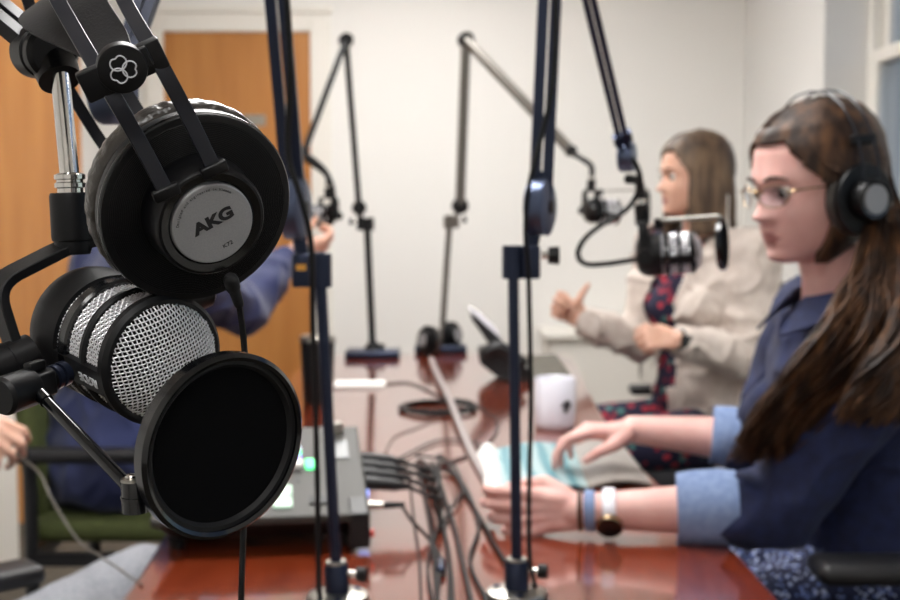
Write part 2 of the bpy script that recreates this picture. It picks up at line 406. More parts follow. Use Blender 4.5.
# white shelf unit by the left door
t = thing('shelf_unit', 'narrow white open shelf unit standing before the left wooden door', 'shelf', (-1.64, 4.36, 0))
xr = P(18, 500, 4.22).x; y0, y1 = 4.0, 4.22
h = P(10, 405, 4.2).z
for x in (xr - .012, -1.76): MB().box2((x - .012, y0, 0), (x + .012, y1, h), .002).build('side_panel', M['trim'], t, False)
for z in (.16, h - .012, (h + .16) / 2): MB().box2((-1.75, y0 + .003, z - .01), (xr - .024, y1 - .003, z + .01)).build('shelf', M['trim'], t, False)
MB().box2((-1.75, y1 - .01, .17), (xr - .024, y1 - .004, h - .022)).build('back_panel', M['ceramic'], t, False)
# ---------------------------------------------------------------- chairs
def office_chair(name, label, loc, rz, m_f, armz=.2, arms=True, back=True):
    t = thing(name, label, 'chair', loc)
    X = Matrix.Translation(V(loc)) @ Matrix.Rotation(rz, 4, 'Z')   # local +Y = facing
    def T(p): return X @ V(p)
    def xf(mb): bmesh.ops.transform(mb.bm, matrix=X, verts=mb.bm.verts); return mb
    mb = MB(); mb.box((0, 0, .455), (.48, .47, .07), None, .03); xf(mb).build('seat', m_f, t)
    mb = MB(); rings = []
    for k in range(9):
        z = .55 + k * .055; y = -.235 - .03 * math.sin(k / 8 * math.pi) * -1 - .02 * k / 8; w = .20 * (1 - .12 * (k / 8) ** 3) * (1 if 0 < k < 8 else .9)
        rings.append([V((w * math.cos(a) * (1 if abs(math.cos(a)) < .7 else 1.1), y + .025 * math.sin(a) - .03 * math.cos(a) ** 2 * -1, z)) for a in [2 * math.pi * q / 20 for q in range(20)]])
    mb.rings(rings); xf(mb).build('backrest', m_f, t)
    mb = MB(); mb.tube(smooth_path([(0, -.1, .41), (0, -.27, .42), (0, -.29, .52), (0, -.27, .7)], 5), .02, 8); xf(mb).build('back_support', M['chair_blk'], t)
    if arms:
        for s in (-1, 1):
            mb = MB(); mb.tube(smooth_path([(s * .2, 0, .42), (s * .29, 0, .43), (s * .3, 0, .5), (s * .3, 0, .42 + armz)], 5), .016, 8)
            arm = xf(mb).build('armrest', M['chair_blk'], t)
            mb = MB(); mb.box((s * .3, .02, .435 + armz), (.075, .26, .03), None, .013); xf(mb).build('arm_pad', M['chair_blk'], arm)
    mb = MB(); mb.cyl((0, 0, .1), (0, 0, .3), .03); mb.cyl((0, 0, .3), (0, 0, .42), .018); mb.box((0, 0, .41), (.2, .2, .03)); xf(mb).build('gas_column', M['chair_blk'], t)
    mb = MB()
    for k in range(5):
        a = 2 * math.pi * k / 5; mb.tube([(0, 0, .11), (math.cos(a) * .28, math.sin(a) * .28, .075)], [.025, .015], 8)
    xf(mb).build('star_base', M['chair_blk'], t)
    for k in range(5):
        a = 2 * math.pi * k / 5; c = V((math.cos(a) * .28, math.sin(a) * .28, .03)); tn = V((-math.sin(a), math.cos(a), 0))
        mb = MB(); mb.cyl(c - tn * .022, c + tn * .022, .03, seg=16); mb.cyl(c, c + V((0, 0, .05)), .01, seg=8); xf(mb).build('caster', M['chair_blk'], t)
    return t
# ---------------------------------------------------------------- microphone parts
def weave_disc(mb, X, Rr, pitch, rad, dome, rot=.35, seg=5, amp=None):
    amp = pitch * .25 if amp is None else amp
    n = int(Rr / pitch); cs, sn = math.cos(rot), math.sin(rot)
    for fam in (0, 1):
        for i in range(-n, n + 1):
            c = i * pitch; half = math.sqrt(max(0, Rr * Rr - c * c))
            if half < pitch: continue
            m = int(half / (pitch / 2)); pts = []
            for j in range(-m, m + 1):
                t = j * pitch / 2; x, y = (t, c) if fam == 0 else (c, t)
                rho = min(1, math.hypot(x, y) / Rr); z = dome * (1 - rho ** 2.8)
                ph = (j / 2 + i + fam) * math.pi
                z += amp * math.cos(ph)
                pts.append(X @ V((x * cs - y * sn, x * sn + y * cs, z)))
            if len(pts) > 2: mb.tube(pts, rad, seg, caps=False)
def weave_cyl(mb, X, Rr, z0, z1, pitch, rad, seg=4):
    nr = max(1, int(abs(z1 - z0) / pitch)); nl = int(2 * math.pi * Rr / pitch) // 2 * 2
    for i in range(nr + 1):
        z = z0 + (z1 - z0) * i / nr; pts = []
        for j in range(nl * 2):
            a = 2 * math.pi * j / (nl * 2); r = Rr + pitch * .25 * math.cos((j / 2 + i) * math.pi); pts.append(X @ V((r * math.cos(a), r * math.sin(a), z)))
        mb.tube(pts, rad, seg, closed=True)
    for j in range(nl):
        a = 2 * math.pi * j / nl; pts = []
        for i in range(nr * 2 + 1):
            z = z0 + (z1 - z0) * i / (nr * 2); r = Rr + pitch * .25 * math.cos((i / 2 + j + 1) * math.pi); pts.append(X @ V((r * math.cos(a), r * math.sin(a), z)))
        mb.tube(pts, rad, seg, caps=False)
def mic(name, label, X, group=None, pitch=.0019, letter=True, fine=True):
    """X: local +Z = towards the speaker, origin = grille centre"""
    t = thing(name, label, 'microphone', X @ V((0, 0, -.06)), group)
    r0 = .0325
    mb = MB(); mb.lathe([(.0285, -.0495), (r0, -.050), (r0 + .0003, -.056), (.0328, -.058), (.0330, -.063), (.0330, -.070), (.0318, -.077), (.027, -.084), (.018, -.088), (.0, -.0895)], X, 64, caps=False); mb.build('body', M['blkm'], t, angle=25)
    mb = MB()
    def ring(z0, z1, ro, ri=.0285, bv=.0012):
        mb.lathe([(ri, z0), (ro - bv, z0), (ro, z0 + bv), (ro, z1 - bv), (ro - bv, z1), (ri, z1), (ri, z0)], X, 72, caps=False)
    ring(-.007, .0008, r0, bv=.002); ring(-.0245, -.020, r0)
    for a_ in (198, 325, 62):
        a = R(a_); w = .0064 if a_ == 198 else .0052; pts = []
        for (ra, rb, z) in ((.0285, r0 - .0002, -.0495), (.0285, r0 - .0002, -.004)):
            pts.append([X @ V((math.cos(a) * r - math.sin(a) * q, math.sin(a) * r + math.cos(a) * q, z)) for r, q in ((ra, -w), (rb - .0002, -w), (rb + .0003, 0), (rb - .0002, w), (ra, w))])
        mb.rings(pts)
    mb.build('cage', M['blkm'], t, angle=25)
    mb = MB(); ring(-.0460, -.0375, r0 + .0002); mb.build('gloss_band', M['blkg'], t, angle=25)
    mb = MB(); mb.lathe([(0, .0085), (.018, .0075), (.0265, .002), (.0272, -.004), (.0272, -.0495), (0, -.0495)], X, 40, caps=False); mb.build('inner_foam', M['foam'], t)
    mb = MB(); weave_disc(mb, X, .0288, pitch, pitch * .2, .0115, seg=5 if fine else 4)
    mb.build('grille', M['wire'], t, angle=80, fix=False)
    mb = MB()
    for (a, b) in ((-.0197, -.0075), (-.0372, -.0248), (-.0497, -.0463)): weave_cyl(mb, X, .0296, a, b, pitch, pitch * .2)
    mb.build('side_grille', M['wire'], t, angle=80, fix=False)
    if letter:
        a = R(198); 
        for s, zz, sz in (('RØDE', -.0138, .0065),):
            rad = V((math.cos(a), math.sin(a), 0)); tan = V((-math.sin(a), math.cos(a), 0)); zz_ = V((0, 0, 1))
            m3 = Matrix((-zz_ * -1 * -1, tan, rad)).transposed() if False else Matrix((tan, -zz_ * -1, rad)).transposed()
            # text runs round the spine: x=-tan (towards lower rim), y= along axis
            m3 = Matrix((-zz_, tan, rad)).transposed()
            m4 = X @ M4(rad * (r0 + .0005) + zz_ * -.0150, m3)
            text('RØDE', M['white_ink'], m4, .0060, 'lettering', t, ext=.0002, xs=1.1, bold=.00015)
    return t
def pop_filter(name, label, C, n, Rr, rod=None, group=None):
    t = thing(name, label, 'pop filter', C, group); X = M4(C, frame(n))
    mb = MB(); w = Rr * .075
    mb.lathe([(Rr - w, -.0035), (Rr - .0015, -.0045), (Rr, -.003), (Rr + .0003, .003), (Rr - .0015, .0045), (Rr - w, .0035), (Rr - w, -.0035)], X, 96, caps=False); mb.build('rim', M['blkg'], t, angle=30)
    mb = MB(); mb.lathe([(Rr - w * 2.1, .0005), (Rr - w * 1.6, .0022), (Rr - w, .0022), (Rr - w, -.0022), (Rr - w * 2.1, -.0005), (Rr - w * 2.1, .0005)], X, 96, caps=False); mb.build('inner_ring', M['rubber'], t, angle=30)
    mb = MB(); mb.lathe([(0, .0003), (Rr - w, .0003), (Rr - w, -.0003), (0, -.0003)], X, 64, caps=False); mb.build('mesh_screen', M['fabric_blk'], t)
    return t, X
# ---------------------------------------------------------------- boom stand
def rails(mb, a, b, w, th, side):
    """two parallel square rails, side = direction that separates them"""
    d = (b - a).normalized(); s = (side - d * side.dot(d)).normalized()
    for q in (-1, 1): mb.tube([a + s * q * w / 2, b + s * q * w / 2], th, up=s, sq=True)
def stand(name, label, base, top, ztopc, j1, j2, j3, m, group=None, side=V((1, 0, 0)), w=.014, th=.0045, disc_r=.026, disc_n=V((0, 1, 0)), clampdir=V((1, 0, 0)), pr=.0065, basekind='disc', knob=True, dm=None, m2=None, sticker=False, tube=False):
    t = thing(name, label, 'boom stand', base, group); up = (top - base).normalized(); dm = dm or m; m2 = m2 or m
    z = base.z
    if basekind == 'disc':
        mb = MB(); mb.lathe([(0, 0), (.038, 0), (.039, .003), (.037, .008), (.02, .011), (0, .011)], Matrix.Translation(base), 48, caps=False); mb.build('base_plate', M['steel'], t)
        for k in range(3):
            a = 2.1 * k + .6; p = base + V((math.cos(a) * .027, math.sin(a) * .027, .009)); mb = MB(); mb.cyl(p, p + V((0, 0, .003)), .0042, seg=12); mb.build('screw', M['nvy_metal'], t)
    else:
        mb = MB(); mb.box(base + V((0, 0, .012)), (.17, .12, .024), None, .006); mb.build('base_plate', M['nvy_metal'] if basekind == 'slab' else M['steel'], t)
        mb = MB(); mb.lathe([(.03, .023), (.022, .04), (.012, .05), (0, .05)], Matrix.Translation(base), 24); mb.build('flange', M['blk'], t)
    c0 = base + up * .008
    mb = MB(); mb.lathe([(.0, 0), (.015, 0), (.015, .034), (.0135, .036), (.0135, .038), (.0, .038)], M4(c0, frame(up)), 32, caps=False); mb.build('socket', m, t)
    mb = MB(); mb.lathe([(0, .036), (.0128, .036), (.0135, .0385), (.0125, .041), (0, .041)], M4(c0, frame(up)), 32, caps=False); mb.build('socket_ring', M['steel'], t)
    sd = V((1, -.2, 0)).normalized(); p = c0 + up * .026 + sd * .014
    mb = MB(); mb.cyl(p, p + sd * .012, .004, seg=12); k_ = mb.build('screw', M['chrome'], t)
    mb = MB(); mb.cyl(p + sd * .012, p + sd * .024, .009, seg=16); mb.build('knob', M['rubber'], t)
    mb = MB(); mb.cyl(base + up * .03, top, pr, seg=20); mb.build('pole', m, t)
    # clamp
    cc = base + up * ((ztopc - base.z) / up.z)
    mb = MB(); mb.cyl(cc - V((0, 0, .020)), cc + V((0, 0, .020)), pr * 2.0, seg=28)
    q = cc + clampdir * .021; mb.box(q, (.026, .022, .040), frame(V((0, 0, 1)), clampdir), .003); mb.build('clamp', m, t)
    if sticker:
        q2 = cc + clampdir * .021 + V((0, -.0135, .004)); mb = MB(); mb.box(q2, (.012, .0006, .0075)); mb.build('sticker', M['yellow'], t)
    if knob:
        p = cc + clampdir * .034 + V((0, 0, .008)); mb = MB(); mb.cyl(p, p + clampdir * .008, .004, seg=12); kn = mb.build('clamp_bolt', M['chrome'], t)
        mb = MB(); mb.cyl(p + clampdir * .008, p + clampdir * .021, .010, .011, seg=16); mb.build('clamp_knob', M['blk'], t)
    # yoke from clamp to joint 1
    mb = MB(); q = cc + clampdir * .021 + V((0, 0, .015)); mb.tube([q, j1], [.0085, .0085], 12); mb.build('spigot', m, t)
    dn = V(disc_n).normalized()
    for nm, j in (('joint', j1), ('joint', j2)):
        mb = MB(); prof = [(0, -.013), (disc_r * .8, -.013), (disc_r, -.010), (disc_r, .010), (disc_r * .8, .013), (0, .0135)]
        mb.lathe(prof, M4(j, frame(dn)), 40, caps=False)
        jo = mb.build(nm, dm, t, angle=30)
        mb = MB(); mb.lathe([(.008, .013), (.008, .016), (.0, .0165)], M4(j, frame(dn)), 20, caps=False); mb.build('bolt', M['blk'], jo)
    for (a, b, mm, nm) in ((j1, j2, m, 'lower_arm'), (j2, j3, m2, 'upper_arm')):
        mb = MB()
        if tube: mb.cyl(a, b, w / 2 + th * .4, seg=14)
        else:
            q_ = .68 if nm == 'upper_arm' else 1; rails(mb, a, b, w * q_, th * q_, side)
            for f in (.08, .92): mb.box(a.lerp(b, f), (w + th * 2, .010, .02), frame((b - a), V((0, 1, 0))))
        mb.build(nm, mm, t, False)
    mb = MB(); mb.lathe([(0, -.011), (disc_r * .62, -.011), (disc_r * .66, -.008), (disc_r * .66, .008), (disc_r * .62, .011), (0, .0115)], M4(j3, frame(dn)), 32, caps=False); mb.build('end_joint', dm, t, angle=30)
    return t
# ---------------------------------------------------------------- cables
def cable(name, label, pts, r, m=None, group=None, cat='cable', n=8, parts=None):
    mb = MB(); mb.tube(smooth_path(pts, n), r, 7, rounded=True); o = mb.build(name, m or M['rubber'])
    return tag(o, label, cat, group)
# ---------------------------------------------------------------- near microphone
ax = V((.684, -.713, -.155)).normalized()
G = P(164, 361, .60)
XM = M4(G, frame(ax))
near = mic('podcast_microphone', 'big near black podcast microphone with silver woven grille hanging in the left foreground', XM)
C0 = G - ax * .067
h = V((-.72, -.62, -.30)); h = (h - ax * h.dot(ax)).normalized()
Lp = C0 + h * .042; Rp = C0 - h * .042
T0 = P(73, 243, .655)
yk = (Lp - Rp) / 2
cl, cr = T0 + yk * .86, T0 - yk * .86
def rounded(pts, r, n=6):
    out = [pts[0]]
    for i in range(1, len(pts) - 1):
        a, b, c = pts[i - 1], pts[i], pts[i + 1]; u = (a - b).normalized(); w = (c - b).normalized(); p0, p1 = b + u * r, b + w * r
        for k in range(n + 1):
            t = k / n; out.append(p0 * (1 - t) ** 2 + b * 2 * t * (1 - t) + p1 * t * t)
    out.append(pts[-1]); return out
clo = T0 + yk * 1.06 - V((0, 0, .006)); cro = T0 - yk * 1.06 - V((0, 0, .006))
path = rounded([Lp + h * .002, clo, T0, cro, Rp - h * .002], .012)
mb = MB(); mb.tube(path, .0026, flat=(1, 1), up=ax, sq=True)
for v in mb.bm.verts: pass
mb.bm.free()
mb = MB(); A = [p - ax * .0075 for p in path]; B = [p + ax * .0075 for p in path]; mb.sheet(A, B, .0052)
mb.build('yoke', M['blkm'], near, bevel=.0006, angle=30)
for s in (1, -1):
    p = C0 + h * .036 * s; mb = MB(); mb.lathe([(.0, 0), (.0115, 0), (.0115, .012), (.0118, .0125), (.0118, .030), (.010, .032), (0, .032)], M4(p, frame(h * s)), 32, caps=False); mb.build('pivot_knob', M['blk'], near, angle=30)
mb = MB(); up = (P(70, 185, .655) - T0).normalized()
mb.lathe([(0, -.006), (.0085, -.006), (.0095, -.003), (.0095, .001), (.0105, .0015), (.0108, .003), (.0108, .0245), (.0102, .0262), (0, .0262)], M4(T0, frame(up)), 48, caps=False); mb.build('swivel_mount', M['blkm'], near, angle=30)
mb = MB(); pr_ = [(0, .026), (.0066, .026), (.0066, .0285), (.0079, .029), (.0079, .0312), (.0068, .0318), (.0068, .0328), (.0079, .0334), (.0079, .0356), (.006, .0365), (0, .0365)]
mb.lathe(pr_, M4(T0, frame(up)), 48, caps=False); mb.build('threaded_collar', M['chrome'], near, angle=30)
# near boom: chrome tube, hinge and arm running up and off to the left
Hn = P(44, 52, .67)
colz = T0 + up * .036
bt = thing('boom_stand', 'near floor boom stand whose chrome tipped arm holds the big foreground microphone', 'boom stand', (-.98, .70, 0))
top_t = P(60, 72, .662)
mb = MB(); mb.cyl(colz, top_t, .0050, seg=28); 
mb.build('chrome_tip', M['chrome'], bt)

mb = MB(); dn = (P(48, 54, .60) - P(30, 50, .66)).normalized(); dn = V((.62, -.75, -.1)).normalized()
mb.lathe([(0, -.014), (.012, -.014), (.0142, -.012), (.0142, .002), (.0132, .003), (.0132, .006), (.0142, .007), (.0142, .012), (.012, .0145), (0, .015)], M4(Hn, frame(dn)), 48, caps=False); mb.build('hinge', M['blk'], bt, angle=30)
mb = MB(); mb.tube([Hn + V((.004, 0, -.002)), P(60, 80, .662)], [.0125, .0110], 24); mb.build('hinge_neck', M['blk'], bt)
E = V((-.62, .80, 1.62)); S = V((-.98, .70, 1.2))
mb = MB(); rails(mb, Hn + V((-.004, .004, .004)), E, .012, .004, V((1, 0, -.6))); mb.build('upper_arm', M['blk'], bt, False)
mb = MB(); rails(mb, E, S, .012, .004, V((0, 1, 0))); mb.build('lower_arm', M['nvy_metal'], bt, False)
mb = MB(); mb.lathe([(0, -.014), (.026, -.012), (.026, .012), (0, .014)], M4(E, frame(V((0, 1, 0)))), 32, caps=False); mb.build('joint', M['nvy_metal'], bt)
mb = MB(); mb.cyl((-.98, .70, .02), S, .011); mb.build('pole', M['nvy_metal'], bt)
mb = MB(); mb.lathe([(0, 0), (.14, 0), (.14, .012), (.02, .03), (0, .03)], Matrix.Translation((-.98, .70, 0)), 40, caps=False); mb.build('base_plate', M['nvy_metal'], bt)
# ---------------------------------------------------------------- pop filter of the near microphone
Pc = P(222, 445, .53); pn = V((.70, -.70, -.13)).normalized()
pf, XP = pop_filter('pop_filter', 'round black pop filter in front of the big near microphone', Pc, pn, .0408)
c1 = P(62, 374, .60); c2 = P(36, 385, .585); c3 = P(-2, 398, .565)
mb = MB(); mb.cyl(c1, c1.lerp(c2, .5), .0040, seg=16); mb.cyl(c1 - (c2 - c1) * .10, c1 + (c2 - c1) * .12, .0062, seg=20); mb.cyl(c1 + (c2 - c1) * .22, c1 + (c2 - c1) * .38, .0062, seg=20); mb.build('clamp_screw', M['nvy_metal'], pf)
mb = MB(); mb.cyl(c1.lerp(c2, .45), c2, .0058, seg=20); mb.box(c2, (.013, .012, .016), frame(c3 - c2), .002); mb.box(c2 + V((0, -.001, .009)), (.005, .005, .01), frame(c3 - c2), .001); mb.lathe([(0, 0), (.0085, 0), (.0092, .002), (.0092, .017), (.008, .019), (0, .019)], M4(c2 + (c3 - c2) * .12, frame(c3 - c2)), 32, caps=False); mb.build('clamp', M['blkm'], pf, angle=30)
r0, r1 = P(34, 388, .58), P(131, 489, .535)
mb = MB(); mb.cyl(r0, r1, .0027, .0030, seg=20); mb.cyl(r0, r0.lerp(r1, .14), .0034, .0034, seg=16); mb.build('rod', M['blkg'], pf)
q = P(135, 495, .532); mb = MB(); mb.cyl(q + V((0, 0, .0065)), q - V((0, 0, .0075)), .0060, .0056, seg=28); mb.cyl(q - V((0, 0, .0018)), q + V((0, 0, -.0006)), .0063, seg=28); mb.box(q + V((.006, 0, .001)), (.011, .006, .010), None, .002); mb.build('rod_clamp', M['blkg'], pf, angle=30)
mb = MB(); mb.cyl(q + V((-.0005, -.001, .0062)), q + V((-.0005, -.001, .0075)), .0052, seg=24); mb.build('clamp_washer', M['steel'], pf)
mb = MB(); mb.sphere(q + V((-.001, -.0015, .0082)), .0028, (1, 1, .6)); mb.build('clamp_bolt', M['chrome'], pf)
# ---------------------------------------------------------------- near headphones
n = V((.50, -.80, -.34)).normalized()
Cc = P(197, 208, .592)
def PN(px, py, off, nn=None, c=None):
    r = ray(px, py); nn = nn or n; c = c or Cc
    return CAM + r * (((c + nn * off) - CAM).dot(nn) / r.dot(nn))
t_ = V((-.43, 0, .9)); u = (t_ - n * t_.dot(n)).normalized(); xh = u.cross(n)
XH = M4(Cc, Matrix((xh, u, n)).transposed())
hp = thing('headphones', 'large black studio headphones with a silver badge hanging over the near boom hinge', 'headphones', Cc)
Rc = .0465
def cup(X, hp, Rc=.0468, detail=True, flip=1, low=False):
    sg = 128 if detail else 40
    mb = MB(); mb.lathe([(.0185, .0012), (Rc * .955, .0028), (Rc * .985, .0024), (Rc, .0008), (Rc, -.005), (Rc * .97, -.0085), (Rc * .8, -.0095), (0, -.0095)], X, sg, caps=False)
    cup_ = mb.build('ear_cup', M['blkg'] if False else M['blk'], hp, angle=50)
    if detail:   # concentric grooves on the dish
        for k in range(26):
            r = .0225 + k * .00083; z = .0012 + (.0028 - .0012) * (r - .0185) / (Rc * .955 - .0185)
            mb = None
        mb = MB()
        for k in range(24):
            r = .0230 + k * .00086; z = .0012 + (.0016) * (r - .0185) / (Rc * .955 - .0185)
            mb.lathe([(r - .00026, z - .0001), (r, z + .00022), (r + .00026, z - .0001)], X, 128, caps=False)
        mb.build('groove_rings', M['blk'], cup_)
        mb = MB(); mb.lathe([(Rc * .985, .0020), (Rc * 1.004, .0006), (Rc * 1.004, -.0004), (Rc * .99, -.0004)], X, 128, caps=False); mb.build('rim_trim', M['blkg'], cup_)
    hub = MB(); hub.lathe([(.0275, .0010), (.0268, .006), (.0262, .0185), (.0252, .0202), (.0240, .0205), (.0210, .0190)], X, sg // 2, caps=False)
    # hub is offset towards the lower right of the dish as it stands proud
    hb = hub.build('hub', M['blk'], hp, angle=30)
    mb = MB(); mb.lathe([(0, 0.0100), (.0188, .0100), (.0194, .0096), (.0196, .0068), (.0, .0068)], X @ Matrix.Translation((0, 0, .0115)), sg // 2, caps=False); bd = mb.build('badge', M['silver'], hp, angle=30)
    mb = MB(); mb.lathe([(.0196, .0185), (.0206, .0200), (.0240, .0206), (.0240, .0190)], X, sg // 2, caps=False); mb.build('badge_ring', M['blkg'], hb, angle=30)
    # cushion with wrinkled leather
    mb = MB(); rings = []
    N = 160 if detail else 40
    for (r, z) in ((.030, -.0095), (Rc * .97, -.0088), (Rc * 1.02, -.012), (Rc * 1.03, -.017), (Rc * 1.0, -.022), (.038, -.025), (.030, -.024), (.026, -.018), (.026, -.0095)):
        ring = []
        for k in range(N):
            a = 2 * math.pi * k / N; rr = r
            if detail and r > .04: rr += .00022 * math.sin(a * 31 + math.sin(a * 5) * 2) + .00015 * math.sin(a * 53 + 1)
            ring.append(X @ V((rr * math.cos(a), rr * math.sin(a), z)))
        rings.append(ring)
    mb.rings(rings, caps=False, closed=True); mb.build('ear_cushion', M['cushion'], hp, angle=60)
    return cup_
cup(XH, hp)
XBadge = XH @ Matrix.Translation((0, 0, .0216))
tr = Matrix.Rotation(R(5), 4, 'Z')
text('AKG', M['black_ink'], XBadge @ tr @ Matrix.Translation((.0008, .0012, 0)), .0078, 'lettering', hp, ext=.0001, xs=1.25, bold=.0004)
text('K72', M['black_ink'], XBadge @ tr @ Matrix.Translation((.0022, -.0130, 0)), .0027, 'lettering', hp, ext=.0001, xs=1.2)
# curved small print
s_ = 'Designed and engineered in Vienna'
mbt = []
for i, ch in enumerate(s_):
    if ch == ' ': continue
    a = R(158) - R(116) * i / (len(s_) - 1)
    text(ch, M['black_ink'], XBadge @ Matrix.Translation((math.cos(a) * .0168, math.sin(a) * .0168, 0)) @ Matrix.Rotation(a - math.pi / 2, 4, 'Z'), .0019, 'tiny', None, ext=.00005)
tiny = [o for o in COL.objects if o.name.startswith('tiny')]
bmj = bmesh.new()
for o in tiny: bmj.from_mesh(o.data); bpy.data.objects.remove(o)
me = bpy.data.meshes.new('curved_lettering'); bmj.to_mesh(me); me.materials.append(M['black_ink']); o = bpy.data.objects.new('curved_lettering', me); COL.objects.link(o); setpar(o, hp)
# headband wires: flat ribbons from the hub over the slider block
def ribbon(pts, wdir, w, th, name, m, par):
    pts = smooth_path(pts, 8); mb = MB(); wd = V(wdir).normalized()
    mb.sheet([p - wd * w / 2 for p in pts], [p + wd * w / 2 for p in pts], th); return mb.build(name, m, par, bevel=.0004, angle=30)
wd = xh
hubz = Cc + n * .006
A0 = XH @ V((-.0185, .0170, .0085)); B0 = XH @ V((.0100, .0225, .0085))
A0 = PN(165, 190, .0225); B0 = PN(213, 167, .0225)
for (pts, nm) in (([A0, PN(140, 143, .018), PN(106, 84, .013), P(70, 22, .565), P(48, -18, .585), P(30, -55, .63), P(22, -62, .70), P(20, -30, .735), P(44, 42, .745), P(100, 140, .745), P(160, 215, .73)], 'headband_wire'),
                  ([B0, PN(186, 112, .018), PN(157, 58, .013), P(124, 0, .572), P(104, -45, .60), P(88, -75, .65), P(80, -78, .70), P(74, -40, .735), P(110, 60, .745), P(150, 130, .745), P(190, 200, .73)], 'headband_wire')):
    ribbon(pts, xh, .0070 if nm else 0, .0018, nm, M['wireblk'], hp)
for p in (A0, B0):
    mb = MB(); mb.box(p + n * .0006 - u * .001, (.0125, .0055, .0040), Matrix((xh, u, n)).transposed(), .001); mb.build('wire_anchor', M['blk'], hp)
# sliders and the logo disc
lg = PN(122, 68, .0155); nl = V((.30, -.90, -.30)).normalized(); ul = (t_ - nl * t_.dot(nl)).normalized(); xl = ul.cross(nl)
XL_ = M4(lg, Matrix((xl, ul, nl)).transposed())
mb = MB(); mb.lathe([(0, .0030), (.0090, .0030), (.0103, .0026), (.0106, .0016), (.0106, -.004), (.009, -.006), (0, -.006)], XL_, 64, caps=False); ld = mb.build('logo_disc', M['blk'], hp, angle=30)
for p, sx in ((PN(97, 82, .0125), 1), (PN(149, 57, .0125), 1)):
    mb = MB(); mb.box(p, (.0135, .0135, .0066), Matrix((xl, ul, nl)).transposed(), .001); mb.build('slider_block', M['blk'], hp)
mb = MB(); mb.box(lg - nl * .002, (.026, .009, .004), Matrix((xl, ul, nl)).transposed(), .001); mb.build('slider_bar', M['blk'], hp)
lobes = MB()
for k in range(3):
    a = R(90 + 120 * k + 8); pts = []
    for j in range(48):
        th = 2 * math.pi * j / 48; r = .0031 * (1 - .30 * math.exp(-((min(th, 2 * math.pi - th)) / .38) ** 2)); x = .0031 + r * math.cos(th) * 1.0; y = r * 1.12 * math.sin(th)
        pts.append(XL_ @ V((x * math.cos(a) - y * math.sin(a), x * math.sin(a) + y * math.cos(a), .0031)))
    lobes.tube(pts, .00032, 6, closed=True)
lobes.build('emblem', M['white_ink'], ld)
# leather strap over the hinge
Ea = [P(93, 62, .572), P(76, 54, .582), P(58, 46, .592), P(38, 37, .60), P(24, 28, .61), P(20, 20, .64), P(30, 12, .68), P(48, 20, .72)]
Eb = [P(131, 44, .572), P(126, 30, .582), P(112, 8, .592), P(100, -12, .605), P(90, -26, .63), P(84, -30, .65), P(80, -22, .69), P(84, -5, .73)]
Ea, Eb = smooth_path(Ea, 6), smooth_path(Eb, 6)
mb = MB(); mb.sheet(Ea, Eb, .0022); mb.build('leather_strap', M['leather'], hp, angle=50)
# far cup, facing away, behind the near one
nf = V((.10, .98, -.10)).normalized(); Cf = P(186, 216, .715)
cup(M4(Cf, frame(nf)), hp, detail=False)
# cable strain relief
q0, q1 = P(232, 283, .583), P(243, 352, .60)
mb = MB(); mb.tube([q0, P(239, 304, .586)], [.0030, .0024], 14, rounded=True); mb.tube([P(231, 280, .582), P(233, 287, .584)], .0036, 14, rounded=True); mb.build('strain_relief', M['rubber'], hp)
cable('headphone_cable', 'thin black cable hanging straight down from the large foreground headphones', [P(239, 303, .586), P(243, 335, .592), P(246, 380, .60), P(247, 450, .61), P(244, 520, .61), P(241, 600, .61), P(240, 700, .62), V((-.14, .98, .744)) + V((-.05, .06, 0)), V((-.12, 1.15, .744))], .0016)
# ---------------------------------------------------------------- desk boom stands
nv, dm = M['nvy_metal'], M['disc_metal']
b = PT(338, 600); top = P(319, 252, b.y - .005)
sA = stand('boom_stand', 'black desk boom stand left of centre with a small amber sticker on its clamp', b, top, P(318, 270, b.y).z, P(295, 208, b.y - .01), P(252, -290, b.y - .10), P(113, 92, .95), nv, dm=dm,
           disc_n=V((.985, -.15, 0)), disc_r=.037, clampdir=V((-1, 0, 0)), sticker=True, w=.015, th=.0062, knob=False, pr=.0070)
b = PT(517, 597); top = P(513, 250, b.y)
sB = stand('boom_stand', 'black desk boom stand at centre right beside the woman in denim', b, top, P(513, 262, b.y).z, P(540, 207, b.y - .005), P(556, -140, b.y), P(627, 157, 1.90), nv, dm=dm,
           disc_n=V((.93, -.36, 0)), disc_r=.034, clampdir=V((1, 0, 0)), w=.0150, th=.0062, pr=.0066)
b = PT(373, 357); top = P(367, 222, b.y)
sC = stand('boom_stand', 'far black desk boom stand on a square base left of the white wall', b, top, P(367, 224, b.y).z, P(359, 208, b.y), P(346, 40, b.y), P(304, 152, b.y - .3), M['blk'], basekind='slab', disc_n=V((.3, -1, 0)), disc_r=.022, w=.012, th=.009, clampdir=V((-1, 0, 0)), pr=.011, tube=True)
b = PT(441, 352); top = P(450, 215, b.y)
sD = stand('boom_stand', 'far grey armed desk boom stand behind the headphones on the table', b, top, P(449, 222, b.y).z, P(460, 206, b.y), P(466, 40, b.y), P(571, 151, b.y - .35), M['grey_arm'], basekind='slab', disc_n=V((.3, -1, 0)), disc_r=.026, w=.022, th=.013, clampdir=V((1, 0, 0)), pr=.010, tube=True, dm=M['blk'])
